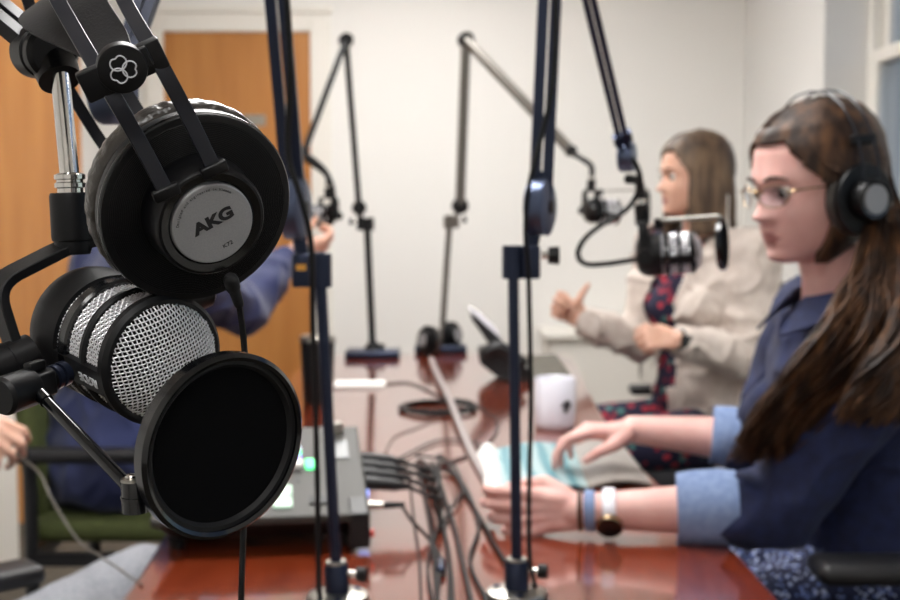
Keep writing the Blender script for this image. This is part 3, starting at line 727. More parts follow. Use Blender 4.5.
# microphones held by those stands
def hanging_mic(name, label, G_, ax_, j3, pfc=None, pfn=None, pfl='', pitch=.0055):
    X = M4(G_, frame(ax_)); t = mic(name, label, X, pitch=pitch, letter=False, fine=False)
    h_ = ax_.cross(V((0, 0, 1))).normalized(); w_ = h_.cross(ax_).normalized(); w_ = w_ if w_.z > 0 else -w_
    c = G_ - ax_ * .075; path = rounded([c + h_ * .042, c + h_ * .042 + w_ * .052, c - h_ * .042 + w_ * .052, c - h_ * .042], .014)
    mb = MB(); mb.sheet([p - ax_ * .007 for p in path], [p + ax_ * .007 for p in path], .0042); mb.build('yoke', M['blkm'], t)
    for s in (1, -1):
        mb = MB(); mb.cyl(c + h_ * .034 * s, c + h_ * .056 * s, .012, seg=24); mb.build('pivot_knob', M['blk'], t)
    tp = c + w_ * .052; mb = MB(); mb.cyl(tp - w_ * .004, tp + w_ * .028, .0115, seg=28); mb.build('swivel_mount', M['blk'], t)
    mb = MB(); mb.cyl(tp + w_ * .028, tp + w_ * .036, .0085, seg=20); mb.build('threaded_collar', M['chrome'], t)
    mb = MB(); mb.tube(smooth_path([tp + w_ * .034, tp + w_ * .055 + (j3 - tp) * .1, j3 - V((0, 0, .006))], 5), [.0075, .0075], 12); mb.build('arm_adapter', M['blk'], t)
    if pfc is not None:
        pf_, XX = pop_filter('pop_filter', pfl, pfc, pfn, .038)
        s0 = G_ - ax_ * .05 + w_ * .036; e = pfc + w_ * .040
        mb = MB(); mb.cyl(s0 + w_ * .004, s0 + w_ * .020, .008, seg=16); mb.build('clamp', M['blk'], pf_)
        mb = MB(); mb.cyl(s0 + w_ * .016, e, .0030, seg=12); mb.build('rod', M['steel'], pf_)
    return t
j3 = P(627, 157, 1.80)
hanging_mic('podcast_microphone', 'black podcast microphone with silver bands in front of the woman in denim', P(694, 252, 1.93), V((.97, -.16, .08)).normalized(), P(628, 175, 1.92), P(722, 244, 1.80), V((.93, -.36, .05)).normalized(), 'small round pop filter seen edge on before the woman in denim')
hanging_mic('podcast_microphone', 'small distant microphone hanging from the grey boom arm near the woman in cardigan', P(617, 212, 3.25), V((.95, .25, -.05)).normalized(), P(574, 152, 3.3), P(648, 205, 3.22), V((.99, -.1, .05)).normalized(), 'distant pop filter beside the face of the woman in the cream cardigan')
hanging_mic('podcast_microphone', 'distant dark microphone gripped by the person in navy on the left', P(306, 216, 3.52), V((-.75, -.6, .0)).normalized(), P(304, 156, 3.55))
# ---------------------------------------------------------------- things on the table
# mixer
ml = thing('audio_mixer', 'grey podcast mixing console with lit pads on the near left of the table', 'audio mixer', PT(270, 520))
fl, fr = V((-.405, 1.66, 0)), V((-.11, 1.70, 0)); xd = (fr - fl).normalized(); yd = V((-xd.y, xd.x, 0)); W, D = (fr - fl).length, .29
def Z(x, y, z=0):  # top surface coordinates, z above top
    zz = .795 + .072 * (y / D); return fl + xd * x + yd * y + V((0, 0, zz + z))
def slab(x0, x1, y0, y1, z0, z1): 
    mb = MB(); mb.rings([[Z(x0, y0, z0), Z(x1, y0, z0), Z(x1, y1, z0), Z(x0, y1, z0)], [Z(x0, y0, z1), Z(x1, y0, z1), Z(x1, y1, z1), Z(x0, y1, z1)]]); return mb
slab(0, W, 0, D, -.012, 0).build('control_panel', M['mixer'], ml, False, bevel=.003)
mb = MB(); mb.rings([[Z(.004, .004, -.012), Z(W - .004, .004, -.012), Z(W - .004, D - .004, -.012), Z(.004, D - .004, -.012)][::-1], [fl + xd * a + yd * b + V((0, 0, .755)) for a, b in ((.03, .05), (W - .03, .05), (W - .03, D - .01), (.03, D - .01))][::-1]]); mb.build('base', M['mixblk'], ml, False, bevel=.003)
slab(W - .03, W, 0.0, .05, -.05, .001).build('end_cheek', M['mixblk'], ml, False, bevel=.004)
for (a, b) in ((.03, .06), (W - .03, .06), (.03, D - .03), (W - .03, D - .03)):
    p = fl + xd * a + yd * b; mb = MB(); mb.cyl(p + V((0, 0, .74)), p + V((0, 0, .757)), .012, seg=16); mb.build('foot', M['rubber'], ml)
pads = ['pad_white', 'pad_pink', 'pad_white', 'pad_green', 'pad_white', 'pad_pink', 'pad_white', 'pad_green']
for i in range(8):
    cx, cy = i % 4, i // 4; x = .164 + (cx - 3) * .034; y = .022 + cy * .034
    slab(x, x + .027, y, y + .028, 0, .004).build('sound_pad', M[pads[i]], ml, False, bevel=.002)
for i in range(7):
    x = .03 + i * .028; slab(x, x + .004, .10, .165, 0, .0012).build('fader_slot', M['mixblk'], ml, False)
    y = .112 + .012 * ((i * 3) % 4); slab(x - .006, x + .010, y, y + .018, 0.001, .010).build('fader', M['blk'] if i % 2 else M['trim'], ml, False, bevel=.002)
    for j, nm in enumerate(('led_violet', 'led_green', 'pad_white')):
        if (i + j) % 3 == 0 or i > 4: slab(x - .004, x + .008, .176 + j * .014, .184 + j * .014, 0, .003).build('button', M[nm], ml, False)
slab(.215, .245, .03, .05, 0, .003).build('rocker_button', M['blk'], ml, False)
slab(.186, .198, .150, .164, 0, .004).build('violet_button', M['led_violet'], ml, False)
slab(.212, .226, .138, .166, 0, .004).build('green_button', M['led_green'], ml, False, bevel=.001)['label'] = 'green lit button'
for i in range(4):
    c = Z(.04 + i * .045, D - .03, 0); mb = MB(); nrm = (Z(0, 0, 1) - Z(0, 0, 0)); mb.lathe([(0, 0), (.010, 0), (.009, .014), (0, .015)], M4(c, frame(nrm)), 20, caps=False); mb.build('knob', M['blk'], ml, angle=30)
c = Z(W - .035, D - .025); mb = MB(); mb.lathe([(0, 0), (.012, 0), (.011, .016), (0, .017)], M4(c, frame(V((0, 0, 1)))), 24, caps=False); mb.build('big_knob', M['steel'], ml, angle=30)
slab(W - .05, W - .02, D - .12, D - .06, 0, .002).build('touch_screen', M['screen'], ml, False)
# sockets along right side
for (y, mm, rr) in ((.065, 'steel', .007), (.15, 'led_blue', .008), (.17, 'pad_white', .007)):
    p = fl + xd * W + yd * y + V((0, 0, .79)); mb = MB(); mb.cyl(p - xd * .006, p + xd * .008, rr, seg=16); mb.build('socket', M[mm], ml)
p = PT(371, 533, .765); mb = MB(); mb.cyl(p - xd * .012, p + xd * .004, .006, seg=12); mb.build('red_jack', M['red_plug'], ml)
# plugs block and cables
plugs = []
for i in range(4):
    p0 = fl + xd * (W + .002) + yd * (.15 + .032 * i) + V((0, 0, .805 + .006 * i)); d_ = (xd + V((0, .0, -.12))).normalized()
    plugs.append((p0, d_))
C_ = []
ends = [[(432, 462), (452, 520), (462, 560), (480, 640)], [(440, 455), (470, 500), (495, 545), (512, 572)], [(425, 470), (446, 540), (450, 600), (446, 660)], [(418, 462), (430, 520), (436, 580), (440, 660)]]
for i, ((p0, d_), e) in enumerate(zip(plugs, ends)):
    t = thing('microphone_cable', 'black microphone cable with a fat round plug in the side of the mixing console', 'cable', p0, 'microphone cables from the mixing console')
    mb = MB(); mb.cyl(p0, p0 + d_ * .018, .0105, seg=20); mb.tube([p0 + d_ * .016, p0 + d_ * .050], [.0098, .0090], 20); mb.tube([p0 + d_ * .05, p0 + d_ * .07], [.0075, .0045], 14); mb.build('plug', M['mixblk'], t)
    a = p0 + d_ * .065; pts = [a, a + d_ * .05 + V((0, 0, -.012))] + [PT(x, y, .7445 + .004 * (k == 0)) for k, (x, y) in enumerate(e)]
    mb = MB(); mb.tube(smooth_path(pts, 8), .0034, 8); mb.build('cord', M['rubber'], t)
more = [([(372, 452), (405, 470), (414, 520), (420, 570), (421, 640)], .0018), ([(400, 458), (440, 440), (480, 445), (505, 470), (500, 505)], .0022),
        ([(405, 465), (455, 475), (478, 520), (470, 560), (486, 600), (500, 650)], .0026), ([(398, 480), (430, 472), (442, 510), (428, 560), (436, 620)], .0022),
        ([(415, 455), (450, 462), (462, 490), (445, 520), (452, 580), (454, 650)], .0024)]
for i, (e, r) in enumerate(more):
    pts = [PT(x, y, .7435 + .0012 * i) for x, y in e]; cable('thin_cable', 'thin dark cable in the tangle between the mixing console and the near edge', pts, r, group='tangled cables on the table')
t = thing('headphone_lead', 'dark lead with a steel jack plugged low into the right side of the mixing console', 'cable', PT(378, 520))
p0 = fl + xd * (W + .009) + yd * .065 + V((0, 0, .79)); mb = MB(); mb.tube([p0, p0 + xd * .014], .0055, 14); mb.build('jack', M['steel'], t)
mb = MB(); mb.tube([p0 + xd * .013, p0 + xd * .045], [.0052, .0040], 14); mb.tube(smooth_path([p0 + xd * .04, PT(412, 521, .77), PT(430, 540, .745), PT(440, 560, .745), PT(437, 600, .745), PT(436, 660, .745)], 8), .0026, 8); mb.build('cord', M['rubber'], t)
p = PT(441, 566, .747); mb = MB(); mb.tube([p + V((0, .02, 0)), p - V((0, .02, 0))], .0065, 14, rounded=True); mb.build('ferrite_bead', M['nvy_metal'], t)
# coiled cable further back
c = PT(438, 410); mb = MB(); pts = []
for k in range(150):
    a = k / 150 * 2 * math.pi * 3.2; rr = .082 + .005 * math.sin(a * .37) ; pts.append(c + V((math.cos(a) * rr * 1.05, math.sin(a) * rr, .004 + .0022 * k / 50 + .002 * math.sin(a * 2.3))))
mb.tube(pts, .0036, 7); tag(mb.build('coiled_cable', M['rubber']), 'coiled black cable lying on the middle of the table', 'cable')
cable('thin_cable', 'thin cable curving across the table from the white paper to the coil', [PT(x, y, .7425) for x, y in ((384, 384), (410, 383), (440, 396), (480, 408), (498, 425), (482, 448), (450, 462), (420, 470))], .0022, M['rubber'])
cable('thin_cable', 'faint thin cable beneath the coiled cable on the table', [PT(x, y, .7422) for x, y in ((440, 418), (415, 428), (395, 436), (385, 452))], .0014, M['grey_arm'])
cable('grey_strap', 'light grey flat ribbon cable running from the table headphones towards the magazine', [PT(x, y, .7425 + .0) + V((0, 0, .012 * s)) for x, y, s in ((431, 360, .3), (438, 380, 1), (449, 404, 1.2), (460, 430, .8), (472, 455, .2), (487, 481, .1))], .0085, M['strap'], n=8)
# stand cables
yA = PT(338, 600).y
cable('stand_cable', 'black cable dangling along the sticker marked boom stand', [P(283, -60, yA - .09), P(290, 60, yA - .07), P(288, 150, yA - .045), P(300, 195, yA - .05), P(311, 245, yA - .045), P(313, 330, yA - .03), P(316, 430, yA - .02), P(318, 520, yA - .02), P(319, 585, yA - .03), PT(322, 612, .745)], .0036, M['rubber'])
yB = PT(517, 597).y
cable('stand_cable', 'black cable hanging beside the pole of the centre right boom stand', [P(556, -60, yB - .02), P(553, 80, yB - .02), P(527, 200, yB - .035), P(529, 290, yB - .01), P(531, 400, yB - .01), P(529, 500, yB - .02), P(530, 560, yB - .03), PT(536, 590, .747), PT(548, 640, .745)], .0030, M['rubber'])
cable('microphone_cable', 'black cable looping from the boom joint to the microphone before the woman in denim', [P(622, 150, 1.89), P(636, 165, 1.88), P(640, 185, 1.89), P(628, 208, 1.91), P(600, 226, 1.91), P(584, 240, 1.91), P(578, 255, 1.92), P(586, 264, 1.94), P(604, 264, 1.96), P(620, 262, 1.97), P(646, 258, 1.99)], .0042, M['rubber'])
cable('microphone_cable', 'dark cable arching above the far left microphone', [P(303, 153, 3.5), P(314, 160, 3.5), P(326, 172, 3.5), P(333, 190, 3.5), P(331, 208, 3.5), P(322, 216, 3.52)], .007, M['rubber'])
cable('headphone_lead', 'thin grey lead drooping from the hand at the left edge to the table', [P(2, 441, 2.1), P(18, 455, 2.08), P(40, 474, 2.03), P(52, 500, 1.98), P(78, 540, 1.9), P(100, 556, 1.83), P(118, 568, 1.72), P(130, 577, 1.66), PT(142, 584, .743)], .0019, M['grey_arm'])
# mug
c = PT(555, 428); t = thing('coffee_mug', 'white ceramic coffee mug with a small dark mark behind the magazine', 'mug', c)
X = Matrix.Translation(c); mb = MB(); mb.lathe([(0, 0), (.036, 0), (.042, .004), (.0445, .015), (.0450, .108), (.0435, .110), (.0415, .108), (.041, .012), (0, .008)], X, 48, caps=False); mb.build('body', M['ceramic'], t, angle=50)
mb = MB(); mb.lathe([(0, .09), (.0405, .09), (.0405, .0895), (0, .089)], X, 32, caps=False); mb.build('coffee', M['hair3'], t)
hd = V((-.2, .98, 0)); mb = MB(); mb.tube(smooth_path([c + hd * .043 + V((0, 0, .09)), c + hd * .066 + V((0, 0, .085)), c + hd * .072 + V((0, 0, .055)), c + hd * .063 + V((0, 0, .028)), c + hd * .043 + V((0, 0, .022))], 6), .006, 10); mb.build('handle', M['ceramic'], t)
mb = MB(); a0 = math.atan2(-1, .36)
for (da, dz, r) in ((0, .056, .006), (.16, .06, .007), (.10, .045, .006), (.27, .052, .005), (.34, .058, .004)):
    a = a0 + da; p = c + V((math.cos(a) * .0452, math.sin(a) * .0452, dz)); mb.sphere(p, r, (1, 1, .25), frame(V((math.cos(a), math.sin(a), 0))), 10, 6)
mb.build('printed_mark', M['nvy_metal'] if False else M['black_ink'], t)
# white sheet and tumbler
a = PT(360, 387); mb = MB(); rot = Matrix.Rotation(R(3), 3, 'Z'); mb.box(a + V((0, 0, .006)), (.135, .085, .012), rot, .002); tag(mb.build('notepad', M['paper'], None, False), 'small white notepad on the table before the far left boom stand', 'notepad')
c = PT(318, 402); t = thing('tumbler', 'tall black tumbler with a pale lid standing behind the left boom stand pole', 'tumbler', c)
X = Matrix.Translation(c); mb = MB(); mb.lathe([(0, 0), (.034, 0), (.036, .004), (.042, .150), (0, .150)], X, 32, caps=False); mb.build('body', M['blk'], t, angle=40)
mb = MB(); mb.lathe([(0, .15), (.0435, .15), (.044, .158), (.040, .164), (.0, .165)], X, 32, caps=False); mb.build('lid', M['steel'], t, angle=40)
# desk phone
c = PT(512, 379); t = thing('desk_phone', 'black desk phone with upright tilted display on the far right of the table', 'phone', c)
y = c.y
def poly(pp, y0, y1, mm, nm):
    mb = MB(); mb.prism([P(px, py, y0) for px, py in pp], V((0, y1 - y0, 0))); return mb.build(nm, mm, t, False, bevel=.004)
bs = c.y
poly([(478, 352), (494, 348), (532, 372), (528, 384), (498, 378), (480, 364)], bs - .04, bs + .10, M['phone'], 'base')
poly([(470, 312), (478, 318), (500, 338), (512, 362), (500, 360), (486, 340), (472, 320)], bs - .05, bs + .10, M['phone'], 'display_housing')
poly([(468, 309), (482, 316), (497, 331), (502, 340), (498, 338), (480, 322)], bs - .045, bs + .095, M['ceramic'], 'display')
mb = MB(); mb.tube(smooth_path([P(486, 352, bs - .06), P(500, 347, bs - .06), P(522, 362, bs - .06)], 5), .016, 12, rounded=True); mb.build('handset', M['phone'], t)
# headphones lying on the table
c1, c2 = PT(427, 356) + V((0, 0, .05)), PT(453, 352) + V((0, 0, .054))
t = thing('headphones', 'black headphones resting on the far end of the table', 'headphones', PT(440, 356))
for cc, nn in ((c1, V((-.75, -.65, .1))), (c2, V((.8, -.55, .1)))): cup(M4(cc, frame(nn.normalized())), t, detail=False)
mb = MB(); mb.tube(smooth_path([c1 + V((0, 0, .03)), c1 + V((.0, .08, .03)), (c1 + c2) / 2 + V((0, .15, .0)), c2 + V((0, .08, .03)), c2 + V((0, 0, .03))], 8), .006, 8, flat=(1, 2)); mb.build('headband', M['blk'], t)
# olive pouch and papers/magazine
t = thing('open_folder', 'olive grey folder lying open behind the white mug', 'folder', PT(548, 372))
pp = [PT(524, 362), PT(556, 360), PT(576, 386), PT(536, 387)]
mb = MB(); mb.rings([[p + V((0, 0, .001)) for p in pp], [p + V((0, 0, .014 + .006 * (i in (0, 1)))) for i, p in enumerate(pp)]]); mb.build('cover', M['olive'], t, False, bevel=.004)
mg = thing('magazine', 'open magazine with a teal striped page under the hands of the woman in denim', 'magazine', PT(550, 475))
def page(pts, m, nm, par, lift):
    a, b, c, d = pts; mb = MB(); rows = []
    for i in range(13):
        s = i / 12; z = lift * math.sin(min(1, s * 1.0) * math.pi) + .003
        p, q = a.lerp(b, s), d.lerp(c, s); rows.append((p + V((0, 0, z)), q + V((0, 0, z))))
    mb.sheet([r[0] for r in rows], [r[1] for r in rows], .004); return mb.build(nm, m, par)
page([PT(494, 452), PT(573, 449), PT(588, 490), PT(500, 500)], M['teal_page'], 'left_page', mg, .012)
page([PT(573, 449), PT(622, 446), PT(652, 487), PT(588, 490)], M['grey_page'], 'right_page', mg, .010)
page([PT(478, 455), PT(496, 452), PT(502, 500), PT(487, 500)], M['paper'], 'curled_page', mg, .016)
# ---------------------------------------------------------------- people
def gauss(x, s): return math.exp(-(x / s) ** 2)
HT = [(.114, -.010, -.022, .012), (.110, .020, -.052, .030), (.100, .048, -.074, .050), (.080, .071, -.092, .065), (.055, .084, -.101, .073), (.030, .088, -.103, .0758), (.012, .089, -.102, .0755), (-.005, .083, -.098, .074), (-.030, .083, -.087, .071),
      (-.045, .083, -.076, .0685), (-.060, .083, -.060, .064), (-.075, .081, -.045, .058), (-.090, .078, -.022, .049), (-.100, .077, .000, .040), (-.108, .070, .016, .028), (-.112, .056, .026, .014)]
def hrow(z):
    if z >= HT[0][0]: return HT[0][1:]
    for a, b in zip(HT, HT[1:]):
        if b[0] <= z <= a[0]:
            t = (a[0] - z) / (a[0] - b[0]); return tuple(a[k] + (b[k] - a[k]) * t for k in (1, 2, 3))
    return HT[-1][1:]
def head_point(z, th, lx=1.0):
    xf, xb, w = hrow(z); cx = (xf + xb) / 2 * .6; c, s = math.cos(th), math.sin(th)
    ax_ = (xf - cx) if c > 0 else (cx - xb); pw = .88
    x = cx + ax_ * math.copysign(abs(c) ** pw, c); y = w * math.copysign(abs(s) ** pw, s)
    if c > 0:
        f = c ** .5
        t = (0 - z) / .040 if -.040 <= z <= .004 else (1 - (-.040 - z) / .012 if -.052 < z < -.040 else 0)
        t = max(0, min(1, t)); nw = .0065 + .0075 * t
        x += .028 * t ** 1.1 * gauss(y, nw) + .003 * gauss(y, .007) * gauss(z - .004, .012)
        x += .0045 * gauss(abs(y) - .013, .006) * gauss(z + .042, .007)
        x -= .0095 * f * gauss(abs(y) - .032, .017) * gauss(z + .002, .012)
        x += .0045 * gauss(abs(y) - .032, .012) * gauss(z + .002, .0085)
        x += .0035 * f * gauss(abs(y) - .025, .025) * gauss(z - .018, .009)
        x += .004 * gauss(abs(y) - .045, .02) * gauss(z + .035, .018)
        x += .0042 * gauss(y, .021) * gauss(z + .0660, .0045) + .0040 * gauss(y, .018) * gauss(z + .0765, .0050)
        x -= .0035 * gauss(y, .024) * gauss(z + .0712, .002) + .002 * gauss(y, .02) * gauss(z + .087, .005)
        x += .008 * gauss(y, .020) * gauss(z + .101, .010)
    return V((x * lx, y, z))
def head_mesh(mb, X, lx=1.0):
    zs = [.114 - .226 * i / 112 for i in range(113)]; N = 120; rings = []
    for z in zs: rings.append([X @ head_point(z, 2 * math.pi * k / N, lx) for k in range(N)])
    mb.rings(rings)
    for s in (-1, 1):   # ears
        mb.sphere(X @ V((-.008 * lx, s * .074, -.022)), .02, (.85, .35, 1.5), X.to_3x3().normalized(), 14, 10)
FING = [(.030, .088, (.040, .025, .020), .0088), (.010, .090, (.044, .029, .021), .0088), (-.011, .086, (.041, .027, .020), .0084), (-.030, .078, (.033, .020, .018), .0076)]
def hand(mb, W, D, N, T, curls, thumb=((.6, .6, .3), (.9, .3, .3)), sc_=1.0, splay=.10):
    """D: wrist->fingers, N: palm faces, T: thumb side"""
    D, N = V(D).normalized(), V(N).normalized(); N = (N - D * N.dot(D)).normalized(); T0_ = D.cross(N); T = T0_ if T0_.dot(V(T)) > 0 else -T0_
    k = sc_
    for i, (off, pl, seg, r) in enumerate(FING):
        kn = W + D * pl * k + T * off * k - N * .002 + (-D * .0)
        mb.chain([W + T * off * .45 * k + D * .004, W.lerp(kn, .55) + T * off * .1 * k + N * .003, kn], [.0155 * k, .0135 * k, .0112 * k])
        d = (D + T * splay * (off / .03)).normalized(); ang = 0; p = kn; pts = [p]; rad = [.0105 * k]
        for j, (L, c) in enumerate(zip(seg, curls[i])):
            ang += R(c); dd = d * math.cos(ang) + N * math.sin(ang); p = p + dd * L * k; pts.append(p); rad.append(r * k * (.94, .86, .74)[j])
        mb.chain(pts, rad, 12)
    mb.chain([W + N * .006, W + D * .05 * k + N * .007 + T * .012], [.016 * k, .014 * k])
    b = W + D * .018 * k + T * .020 * k + N * .006
    def dv(a): return (D * a[0] + T * a[1] + N * a[2]).normalized()
    p1 = b + dv((.75, .55, .35)) * .036 * k; p2 = p1 + dv(thumb[0]) * .032 * k; p3 = p2 + dv(thumb[1]) * .026 * k
    mb.chain([b, p1, p2, p3], [.0165 * k, .0125 * k, .0098 * k, .0080 * k], 12)
def torso(mb, pel, neck, S, Fd, gw=0, gd=0, bust=0, belly=0):
    ax_ = (neck - pel); L = ax_.length; u_ = ax_.normalized(); S = V(S).normalized(); Fd = V(Fd); Fd = (Fd - u_ * Fd.dot(u_)).normalized(); S = (S - u_ * S.dot(u_)).normalized()
    st = [(-.12, .10, .08), (-.08, .155, .105), (.02, .175, .120), (.16, .170, .118), (.36, .140, .102 + belly), (.55, .145, .105), (.72, .160, .108), (.86, .160, .095), (.95, .125, .075), (1.0, .085, .06), (1.04, .05, .04)]
    rings = []
    for t, w, d in st:
        c = pel + ax_ * t; rings.append([c + S * ((w + gw) * math.cos(a)) + Fd * ((d + gd) * math.sin(a)) for a in [2 * math.pi * k / 32 for k in range(32)]])
    mb.rings(rings)
    if bust:
        for s in (-1, 1): mb.sphere(pel + ax_ * .66 + S * s * .07 + Fd * (.07 + gd), .068 * bust, (1, 1, 1))
def person_body(name, label, J, skin, lx=1.0, voxel=.0035, lipm=None):
    """J: joint dictionary in world space"""
    t = thing(name, label, 'person', (J['pel'].x, J['pel'].y, 0)); mb = MB()
    X = J['head']; head_mesh(mb, X, lx)
    nb = J['neck']; hb = X @ V((-.018, 0, -.065)); mb.chain([nb - V((0, 0, .03)), nb.lerp(hb, .45), hb], [.060, .050, .052], 24)
    S = (J['shl'] - J['shr']).normalized(); torso(mb, J['pel'], nb, S, J['front'])
    for s in ('l', 'r'):
        sh, el, wr = J['sh' + s], J['el' + s], J['wr' + s]
        mb.chain([nb.lerp(sh, .45) - V((0, 0, .02)), sh], [.052, .050]); mb.chain([sh, sh.lerp(el, .4), el], [.049, .043, .037], 20)
        mb.chain([el, el.lerp(wr, .3), el.lerp(wr, .75), wr], [.037, .0385, .029, .0245], 20)
        J['hand' + s](mb, wr)
        hp_, kn, an = J['hip' + s], J['kn' + s], J['an' + s]
        mb.chain([hp_, hp_.lerp(kn, .5), kn], [.082, .070, .055], 20); mb.chain([kn, kn.lerp(an, .35), an], [.052, .052, .036], 20)
        toe = an + J.get('toe', J['front']).normalized() * .15 + V((0, 0, -.045)); mb.chain([an + V((0, 0, -.03)), toe], [.035, .024])
    o = remeshed(mb, 'body', skin, t, voxel, 3, fac=.45)
    if lipm is not None:
        me = o.data; me.materials.append(lipm); XI = X.inverted()
        for p in me.polygons:
            c = XI @ p.center
            if c.x > .07 * lx and abs(c.y) < .023 - abs(c.z + .0712) * 1.4 and -.0810 < c.z < -.0630 : p.material_index = 1
    R3 = X.to_3x3().normalized()
    for s in (-1, 1):
        mb = MB(); mb.sphere(X @ V((.0700 * lx, s * .032, -.0025)), .0116, rot=R3, u=18, v=12); e = mb.build('eye', M['eye'], t)
        mb = MB(); mb.sphere(X @ V((.0750 * lx, s * .032, -.0050)), .0078, (1, 1, 1), R3, 14, 10); mb.build('iris', M['iris'], e)
        pts = [X @ V(((.0855 - .0065 * ((q - 1.5) / 2) ** 2) * lx, s * (.016 + .011 * q), -.0005 + .0022 * math.sin(q / 3 * math.pi))) for q in range(4)]
        mb = MB(); mb.tube(smooth_path(pts, 4), [.0006, .0013, .0014, .0006], 6); mb.build('eyelashes', M['brow'], t)
        pts = [X @ V(((.0925 - .004 * (q / 1.6) ** 2) * lx, s * (.014 + .0125 * q), .0155 + .004 * math.sin(q / 3 * math.pi))) for q in range(4)]
        mb = MB(); mb.tube(smooth_path(pts, 4), [.0024, .0028, .0022, .001], 6); mb.build('eyebrow', M['brow'], t)
    # trousers and shoes
    return t
def legs(t, J, m, voxel=.008):
    mb = MB(); torso_p = J['pel']
    for s in ('l', 'r'):
        hp_, kn, an = J['hip' + s], J['kn' + s], J['an' + s]
        mb.chain([hp_, hp_.lerp(kn, .5), kn], [.094, .082, .068], 20); mb.chain([kn, kn.lerp(an, .4), an], [.064, .063, .052], 20)
    mb.sphere(torso_p + V((0, 0, .0)), .13, (1, 1.25, .9))
    o = remeshed(mb, 'trousers', m, t, voxel, 4, lambda c: .004 * noise.noise(c * 14))
    for s in ('l', 'r'):
        an = J['an' + s]; f = J.get('toe', J['front']).normalized(); mb = MB(); mb.chain([an + V((0, 0, -.035)) - f * .03, an + f * .07 + V((0, 0, -.045)), an + f * .16 + V((0, 0, -.055))], [.042, .040, .032]); mb.box(an + f * .06 + V((0, 0, -.083)), (.27, .085, .02), frame(V((0, 0, 1)), f) @ Matrix.Rotation(R(90), 3, 'Z'))
        remeshed(mb, 'shoe', M['shoe'], t, .006, 4)
def top_garment(t, J, m, name, sl=1.0, g=.014, r=(.066, .058, .052, .046), voxel=.005, folds=.004, fs=22, bust=0, gap=0, hem=-.08, extra=None):
    mb = MB(); nb = J['neck']; S = (J['shl'] - J['shr']).normalized(); torso(mb, J['pel'], nb - (nb - J['pel']) * .01, S, J['front'], g, g, bust)
    for s in ('l', 'r'):
        sh, el, wr = J['sh' + s], J['el' + s], J['wr' + s]; L = sl[s] if isinstance(sl, dict) else sl
        mb.chain([nb.lerp(sh, .35) - V((0, 0, .022)), sh], [.060, r[0]]); mb.chain([sh, sh.lerp(el, .5), el], [r[0], r[1], r[2]], 20)
        e = el.lerp(wr, L); mb.chain([el, el.lerp(e, .5), e], [r[2], (r[2] + r[3]) / 2, r[3]], 20)
    if extra: extra(mb)
    def dsp(c):
        v = noise.noise(c * fs) * folds + noise.noise(V((c.x * 9, c.y * 9, c.z * 26))) * folds * .8
        a = noise.noise(c * 12 + V((3, 1, 7))); v += folds * 1.6 * (1 - abs(a)) ** 6
        return v
    return remeshed(mb, name, m, t, voxel, 4, dsp)
def locks(mb, starts, guide, n, r, seg=5, wave=.004, rng=None, steps=26, wf=2.2):
    rng = rng or random
    for i in range(n):
        pts = guide(rng); pts = smooth_path(pts, max(3, steps // len(pts))); ph = rng.random() * 6.28; f = wf * (.7 + .6 * rng.random()); N = len(pts); am = wave * (.6 + .8 * rng.random())
        out = []
        for k, p in enumerate(pts):
            s_ = k / (N - 1); w = am * min(1, s_ * 2.2); out.append(p + V((math.sin(ph + s_ * f * 6.28) * w, math.cos(ph * 1.7 + s_ * f * 5.1) * w, 0)))
        rr = r * (.7 + .6 * rng.random()); mb.tube(out, [rr * .8, rr, rr, rr * .9, rr * .25], seg, flat=(1.5, .7), caps=False)
def headX(loc, yaw, pitch, roll=0, s=1.0):
    """+X forward. yaw 0 = facing -X world; positive yaw turns to the camera (-Y)"""
    a = math.pi + yaw
    return Matrix.Translation(V(loc)) @ Matrix.Rotation(a, 4, 'Z') @ Matrix.Rotation(pitch, 4, 'Y') @ Matrix.Rotation(roll, 4, 'X') @ Matrix.Scale(s, 4)
def scalp_shell(X, lx, off, cond, N=120, zmin=-.10):
    """closed hair volume following the skull where cond(z, th) is true"""
    mb = MB(); zs = [.114 - .004 * i for i in range(int((.114 - zmin) / .004) + 1)]
    bm = mb.bm; vo = {}; vi = {}
    c0 = V((-.01, 0, .0))
    def pt(z, th, o):
        xf, xb, w = hrow(z); cx = (xf + xb) / 2 * .6; c, s = math.cos(th), math.sin(th); a = (xf - cx) if c > 0 else (cx - xb)
        p = V(((cx + a * c) * lx, w * s, z)); d = (p - c0).normalized(); return X @ (p + d * o)
    for i, z in enumerate(zs):
        for k in range(N):
            th = 2 * math.pi * k / N; vo[i, k] = bm.verts.new(pt(z, th, off(z, th))); vi[i, k] = bm.verts.new(pt(z, th, -.006))
    inn = set()
    for i in range(len(zs) - 1):
        for k in range(N):
            if cond((zs[i] + zs[i + 1]) / 2, 2 * math.pi * (k + .5) / N): inn.add((i, k))
    for (i, k) in inn:
        k2 = (k + 1) % N
        bm.faces.new((vo[i, k], vo[i, k2], vo[i + 1, k2], vo[i + 1, k])); bm.faces.new((vi[i, k], vi[i + 1, k], vi[i + 1, k2], vi[i, k2]))
        for (di, dk, a, b) in ((-1, 0, (i, k), (i, k2)), (1, 0, (i + 1, k2), (i + 1, k)), (0, -1, (i + 1, k), (i, k)), (0, 1, (i, k2), (i + 1, k2))):
            if (i + di, (k + dk) % N) not in inn or i + di < 0: bm.faces.new((vo[a], vi[a], vi[b], vo[b]))
    # top cap
    top = bm.verts.new(X @ V((-.015 * lx, 0, .116 + off(.114, 0)))); 
    for k in range(N): bm.faces.new((top, vo[0, (k + 1) % N], vo[0, k]))
    for v in list(bm.verts):
        if not v.link_faces: bm.verts.remove(v)
    return mb
